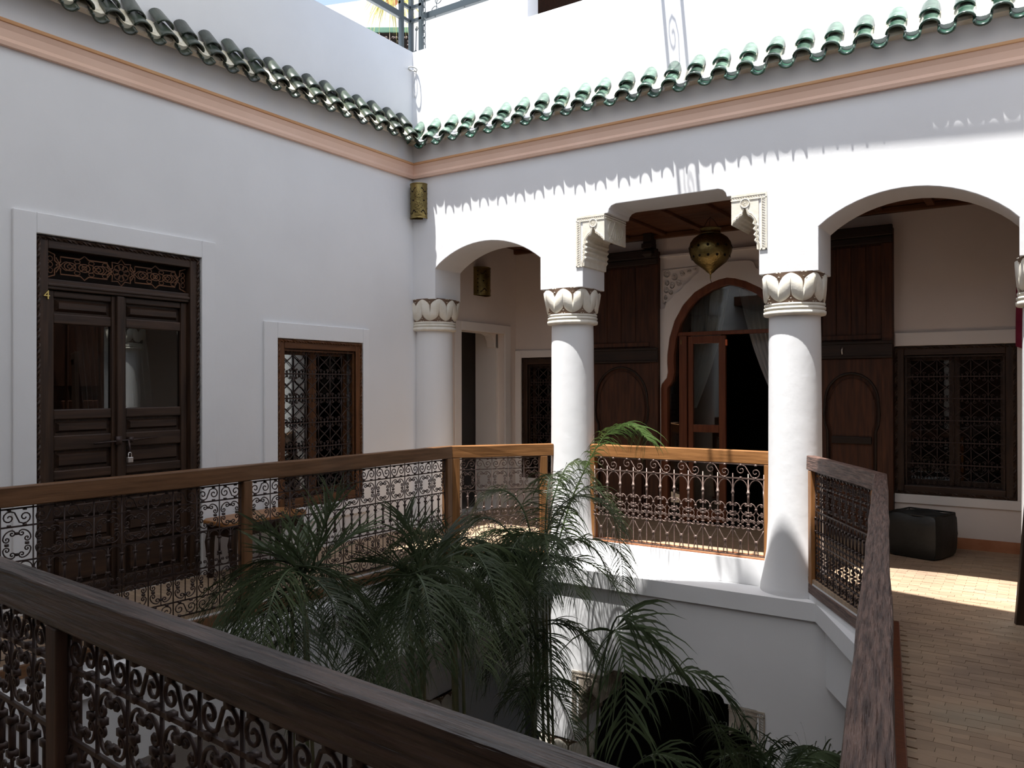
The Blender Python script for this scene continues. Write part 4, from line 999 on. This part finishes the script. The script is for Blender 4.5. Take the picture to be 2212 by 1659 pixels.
tag(mb.build('added_awning', CANVAS, smooth=True), 'unseen canvas awning added to shade the near half of the courtyard', 'awning', kind='thing')
ch = thing('chain', 'dark chain hanging beside the steel post at the parapet corner', 'chain', (.085, .09, ZP+.03))
lk = MB().tube([(.017*cos(2*PI*i/14), 0, .017*sin(2*PI*i/14)+(.024 if sin(2*PI*i/14) > 0 else -.024)) for i in range(14)], .006, 5, True).mesh('chain_link', IRON_G, True)
for i in range(13): inst('chain_link', lk, ch, (0, 0, .04+.066*i), (0, 0, 0 if i % 2 == 0 else PI/2))
rg = MB().tube([(.045*cos(2*PI*i/20), .045*sin(2*PI*i/20), .0) for i in range(20)], .006, 5, True).tube([(.0,.02,0),(0,.06,0)], .006, 5)
o = rg.build('iron_ring', mat('whitewashed_iron', (.55,.54,.50), .7)[0], smooth=True); o.location = (.05,-.055,4.86); o.rotation_euler = (-.2,.1,0); tag(o, 'small whitewashed iron ring in the corner below the parapet', 'ring', kind='thing')
cord = MB().tube([(.035+.03*sin(PI*i/12), -.008, 4.84-.26*i/12) for i in range(13)]+[(.035-.022*sin(PI*i/12), -.008, 4.58+.22*i/12) for i in range(12)], .0035, 4)
tag(cord.build('cord_loop', mat('white_cord', (.75,.74,.72), .8)[0]), 'thin white cord looped below the iron ring in the corner', 'cord', kind='thing')
# pavilion behind the arcade parapet
mb = MB(); mb.box(-1.2, .36, 1.6, 1.8, 4.2, 7.6); mb.box(.36, .47, 1.55, 1.8, 4.2, 7.6); mb.box(1.30, 3.2, 1.6, 1.8, 4.2, 7.6); mb.box(.47, 1.30, 1.6, 1.8, 6.7, 7.6); mb.box(-1.2,3.2,3.4,3.5,4.2,7.6); mb.box(-1.2,-1.1,1.8,3.4,4.2,7.6); mb.box(3.1,3.2,1.8,3.4,4.2,7.6)
struct(mb.build('wall_pavilion', P_WALL, bev=.01))
struct(MB().box(-1.1, 3.1, 1.8, 3.4, 6.9, 7.0).build('ceiling_pavilion', W_BIG))
o = MB().add([(.52,2.4,5.95),(1.6,2.3,6.45),(1.6,2.42,6.45),(.52,2.52,5.95),(.52,2.4,6.08),(1.6,2.3,6.58),(1.6,2.42,6.58),(.52,2.52,6.08)], [(0,3,2,1),(4,5,6,7),(0,1,5,4),(1,2,6,5),(2,3,7,6),(3,0,4,7)]).build('terrace_beam', W_RAIL)
tag(o, 'light wooden beam inside the dark pavilion opening above the parapet', 'beam', kind='thing')
# neighbouring white building beyond the left parapet
mb = MB(); mb.add([(-4.20,2.60,4.2),(-1.9,4.2,4.2),(-1.9,4.4,4.2),(-4.3,2.8,4.2),(-4.20,2.60,7.72),(-1.9,4.2,8.15),(-1.9,4.4,8.15),(-4.3,2.8,7.72)], [(0,3,2,1),(4,5,6,7),(0,1,5,4),(1,2,6,5),(2,3,7,6),(3,0,4,7)])
struct(mb.build('wall_neighbour', P_WALL))
aw = MB().add([(-3.42,2.45,7.68),(-2.2,3.1,7.45),(-2.2,3.6,8.3),(-3.5,3.0,8.4),(-3.42,2.45,7.70),(-2.2,3.1,7.47),(-2.2,3.6,8.32),(-3.5,3.0,8.42)], [(0,3,2,1),(4,5,6,7),(0,1,5,4),(1,2,6,5),(2,3,7,6),(3,0,4,7)]).build('shade_cloth', SHADE)
tag(aw, 'pale beige shade cloth above the white terrace wall', 'awning', kind='thing')
rl = thing('terrace_railing', 'dark iron terrace railing with a green top rail behind the parapet', 'railing', (-2.25, 1.50, 5.6), math.atan2(.29,.44))
MB().box(0, .72, -.03, .03, .79, .86).build('top_rail', mat('green_paint', (.10,.20,.14), .4)[0], rl, bev=.006)
MB().box(0, .72, -.004, .004, .0, .79).build('back_panel', VOID, rl)
tc = cell_O(.14, .34, .006, 4).mesh('scrollwork', IRON, True)
for i in range(5):
    for j in range(2): inst('scrollwork', tc, rl, (.14*i, -.02, .1+.34*j))
for x in (.02, .70): MB().box(x-.02, x+.02, -.02, .02, -1.4, .8).build('post', IRON, rl)
for i in range(6): MB().tube([(.14*i+.002,-.02,0),(.14*i+.002,-.02,.79)], .008, 5).build('bar', IRON, rl, True)

# ------------------------------------------------------------------ palms growing up through the court
def smooth(pts, n=18):
    pts = [Vector(p) for p in pts]; P_ = [pts[0]*2-pts[1]]+pts+[pts[-1]*2-pts[-2]]; out = []
    m = len(pts)-1
    for s in range(n+1):
        u = s/n*m; i = min(int(u), m-1); t = u-i; a, b, c, d = P_[i:i+4]
        out.append(.5*((2*b)+(c-a)*t+(2*a-5*b+4*c-d)*t*t+(3*b-a-3*c+d)*t**3))
    return out
def frond(parent, base, ctrl, L=.32, n=44, w=.011, droop=1.0, m=None, t0=.12, side=.8, name='frond'):
    rng = random.Random(hash((round(ctrl[0][0],3), round(ctrl[-1][2],3), n)))
    path = smooth(ctrl, 20); base = Vector(base); mb = MB()
    mb.tube([p-base for p in path], [.0075*(1-.75*i/20)+.001 for i in range(21)], 4)
    for k in range(n):
        t = t0+(1-t0)*(k+.5)/n; u = t*20; i = min(int(u), 19); f = u-i
        p = path[i].lerp(path[i+1], f); tg = (path[i+1]-path[i]).normalized()
        sd = tg.cross(Vector((0,0,1)))
        if sd.length < .05: sd = Vector((1,0,0))
        sd.normalize(); nm = sd.cross(tg).normalized()
        for sg in (-1, 1):
            l = L*(.62+.55*sin(PI*min(1, .12+t*.88))**.7)*rng.uniform(.7,1.15); ww = w*rng.uniform(.7,1.2)
            d = (sd*sg*side+tg*rng.uniform(.35,.75)+nm*rng.uniform(-.05,.45)+Vector([rng.uniform(-.12,.12) for _ in range(3)])).normalized()
            q = p-base; wd = d.cross(nm).normalized()*ww; pts = []; nseg = 5
            g = droop*rng.uniform(.55,1.25)
            for s in range(nseg+1):
                r_ = s/nseg; wv = wd*(.55 if s == 0 else (1-r_**2.2)); pts += [q-wv*.5, q+wv*.5]
                d = (d+Vector((0,0,-1))*g*(.16+.30*r_)).normalized(); q = q+d*(l/nseg)
                wd2 = d.cross(Vector((sd.y*sg, -sd.x*sg, .3))); wd = (wd2.normalized()*ww) if wd2.length > .05 else wd
            mb.add(pts, [(2*s, 2*s+1, 2*s+3, 2*s+2) for s in range(nseg)])
    return mb.build(name, m or LEAF, parent)
def arch_ctrl(hub, az, el, L, g):
    """arching rachis: leaves the hub at azimuth/elevation and bends down under its weight"""
    d = Vector((cos(az)*cos(el), sin(az)*cos(el), sin(el))); p = Vector(hub); out = [tuple(p)]; n = 6
    for i in range(n):
        d = (d+Vector((0,0,-g/n*(1+1.2*i/n)))).normalized(); p = p+d*(L/n); out.append(tuple(p))
    return out
def palm(label, hub, base, canes, fr, name='palm_plant', spread=.08):
    t = thing(name, label, 'palm', base)
    b = Vector(base); rng = random.Random(len(label))
    MB().lathe([(0,0),(.16,0),(.20,.32),(.21,.34),(.185,.34),(.17,.28),(0,.28)], k=20).build('pot', TERRA, t, True)
    for i in range(canes):
        a = 2*PI*i/canes; o_ = Vector((cos(a), sin(a), 0))*spread*rng.uniform(.4,1)
        h = Vector(hub)+o_*.9+Vector((0,0,rng.uniform(-.3,.0)))
        p0 = Vector((o_.x, o_.y, .25)); p3 = h-b; mid = p0.lerp(p3, .55)+Vector((rng.uniform(-.06,.06), rng.uniform(-.06,.06), 0))
        MB().tube(smooth([p0, mid, p3], 10), [.016-.0006*j for j in range(11)], 6).build('cane', CANE, t, True)
    for f in fr: frond(t, base, f[0], **f[1])
    return t
def ring_fronds(hub, num, ln, el, g, seed, **kw):
    rng = random.Random(seed); out = []
    for i in range(num):
        az = 2*PI*(i+rng.uniform(-.35,.35))/num; h = Vector(hub)+Vector((rng.uniform(-.03,.03), rng.uniform(-.03,.03), rng.uniform(-.10,.03)))
        e_, l_, g_ = el+rng.uniform(-.3,.35), ln*rng.uniform(.75,1.15), g*rng.uniform(.8,1.2)
        c = arch_ctrl(h, az, e_, l_, g_)
        if hub[0] > 0 and any(p[1] > -.25 and p[2] < .1 for p in c): c = arch_ctrl(h, -abs(az)*.9-.2, e_, l_, g_)   # keep clear of the court wall
        if hub[0] > 0 and any(p[0] < 1.30 and p[2] < -.05 for p in c): c = arch_ctrl(h, az, e_, l_*.6, g_)
        out.append((c, dict(kw)))
    return out
GZ = -4.35
h1 = (1.86,-3.22,.40)
fr = ring_fronds(h1, 13, .80, .15, 1.7, 3, L=.34, n=40, w=.0085, droop=1.5)
fr += ring_fronds((1.90,-3.18,.36), 5, .45, 1.1, .5, 5, L=.26, n=20, w=.014, droop=.25, side=.35)
palm('dark palm crown nearest the long left balustrade, leaves radiating from one point', h1, (1.9,-3.1,GZ), 4, fr)
h2 = (2.27,-2.62,.28)
fr = ring_fronds(h2, 12, .78, .35, 2.0, 11, L=.36, n=42, w=.0085, droop=1.6)
fr += ring_fronds((2.2,-2.5,.25), 4, .5, 1.1, .6, 15, L=.28, n=22, w=.013, droop=.3, side=.4)
palm('dark drooping palm mid-court, between the radiating crown and the tall slender stems', h2, (2.35,-2.5,GZ), 4, fr)
h2b = (1.80,-1.60,.22)
fr = ring_fronds(h2b, 13, .85, .55, 1.7, 21, L=.34, n=44, w=.0085, droop=1.5)
palm('thick palm clump in front of the short angled balustrade and first column', h2b, (1.95,-1.6,GZ), 5, fr)
h3 = (1.98,-.66,-.05)
fr = [([(2.03,-.62,-.30),(2.05,-.45,.12),(2.12,-.33,.50),(2.33,-.28,.95),(2.52,-.27,1.15),(2.70,-.28,1.16),(2.84,-.30,1.04)], dict(L=.38, n=85, w=.012, droop=1.2, m=LEAF_Y, t0=.20, side=1.5))]
fr += [([(2.03,-.60,-.05),(2.12,-.46,.42),(2.30,-.36,.62),(2.48,-.34,.50),(2.60,-.36,.15),(2.64,-.38,-.15)], dict(L=.30, n=60, w=.009, droop=1.3, t0=.2, side=1.1)),
       ([(2.0,-.62,-.05),(2.0,-.48,.45),(2.08,-.36,.78),(2.20,-.31,.82),(2.33,-.30,.62)], dict(L=.30, n=60, w=.009, droop=1.2, t0=.2, side=1.3)),
       ([(1.97,-.64,-.1),(1.85,-.70,.42),(1.68,-.78,.60),(1.48,-.85,.48),(1.32,-.9,.15)], dict(L=.34, n=60, w=.009, droop=1.5, t0=.2)),
       ([(1.97,-.66,-.2),(1.80,-.85,.25),(1.62,-1.0,.38),(1.48,-1.12,.2),(1.40,-1.2,-.1)], dict(L=.36, n=56, w=.009, droop=1.6, t0=.2)),
       ([(1.99,-.64,-.2),(2.0,-.80,.2),(2.02,-.95,.28),(2.04,-1.08,.05),(2.06,-1.15,-.3)], dict(L=.36, n=56, w=.009, droop=1.6, t0=.2))]
fr += ring_fronds(h3, 13, .95, .75, 1.5, 33, L=.32, n=46, w=.008, droop=1.6)
fr += ring_fronds((1.98,-.60,.02), 9, 1.05, 1.15, 2.3, 71, L=.33, n=54, w=.008, droop=1.9)
fr += ring_fronds((2.0,-.62,-.55), 8, .75, .3, 1.6, 37, L=.30, n=36, w=.0095, droop=1.3)
fr += ring_fronds((2.0,-.68,-1.0), 5, .6, .2, 1.6, 39, L=.28, n=30, w=.0095, droop=1.3)
palm('tall slender-stemmed palm beside the first column, one frond arching into the sun', h3, (2.1,-.75,GZ), 8, fr, spread=.11)
fr = [([(3.2,-2.0,-1.3),(3.3,-2.1,-.4),(3.42,-2.16,.05),(3.52,-2.16,.12),(3.68,-2.06,-.05),(3.88,-1.92,-.38),(4.05,-1.80,-.75)], dict(L=.42, n=30, w=.018, droop=1.0, t0=.42)),
      ([(3.2,-2.0,-1.3),(3.25,-2.15,-.5),(3.42,-2.2,-.02),(3.50,-2.25,.05),(3.56,-2.28,-.15),(3.58,-2.3,-.5)], dict(L=.42, n=26, w=.018, droop=1.0, t0=.45)),
      ([(3.25,-2.0,-1.3),(3.4,-1.9,-.7),(3.62,-1.75,-.32),(3.85,-1.65,-.35),(4.05,-1.55,-.60)], dict(L=.36, n=26, w=.015, droop=1.1, t0=.35)),
      ([(3.25,-2.0,-1.3),(3.45,-2.1,-.9),(3.7,-2.15,-.65),(3.95,-2.1,-.75),(4.1,-2.0,-1.0)], dict(L=.34, n=26, w=.015, droop=1.1, t0=.35))]
palm('broad-leaved dark palm in front of the white court wall, below the middle ledge', (3.22,-2.02,-1.25), (3.1,-2.1,GZ), 3, fr)
h6 = (4.16,-1.30,-1.05)
fr = ring_fronds(h6, 8, .5, 1.0, 1.5, 41, L=.26, n=24, w=.015, droop=.8)
palm('low palm at the foot of the short right balustrade, close to the right handrail', h6, (4.1,-1.4,GZ), 3, fr)
h7 = (1.75,-1.0,-1.75)
fr = ring_fronds(h7, 9, .3, .5, .8, 43, L=.16, n=12, w=.02, droop=.3)
palm('small pale-leaved plant deep in the dark ground floor arch', h7, (1.75,-1.0,GZ), 2, fr, name='potted_plant')
h8 = (-1.52,1.36,6.75)
tp = thing('terrace_plant', 'yellowish grassy plant drooping over the roof terrace beside the steel post', 'plant', (-1.52,1.36,6.5))
for f in ring_fronds(h8, 5, .16, .3, 2.2, 51, L=.55, n=10, w=.014, droop=1.8, m=LEAF_DRY, side=.4): frond(tp, (-1.52,1.36,6.5), f[0], **f[1])
MB().lathe([(0,.05),(.07,.05),(.09,.22),(.08,.22),(0,.20)], k=16).build('pot', TERRA, tp, True)
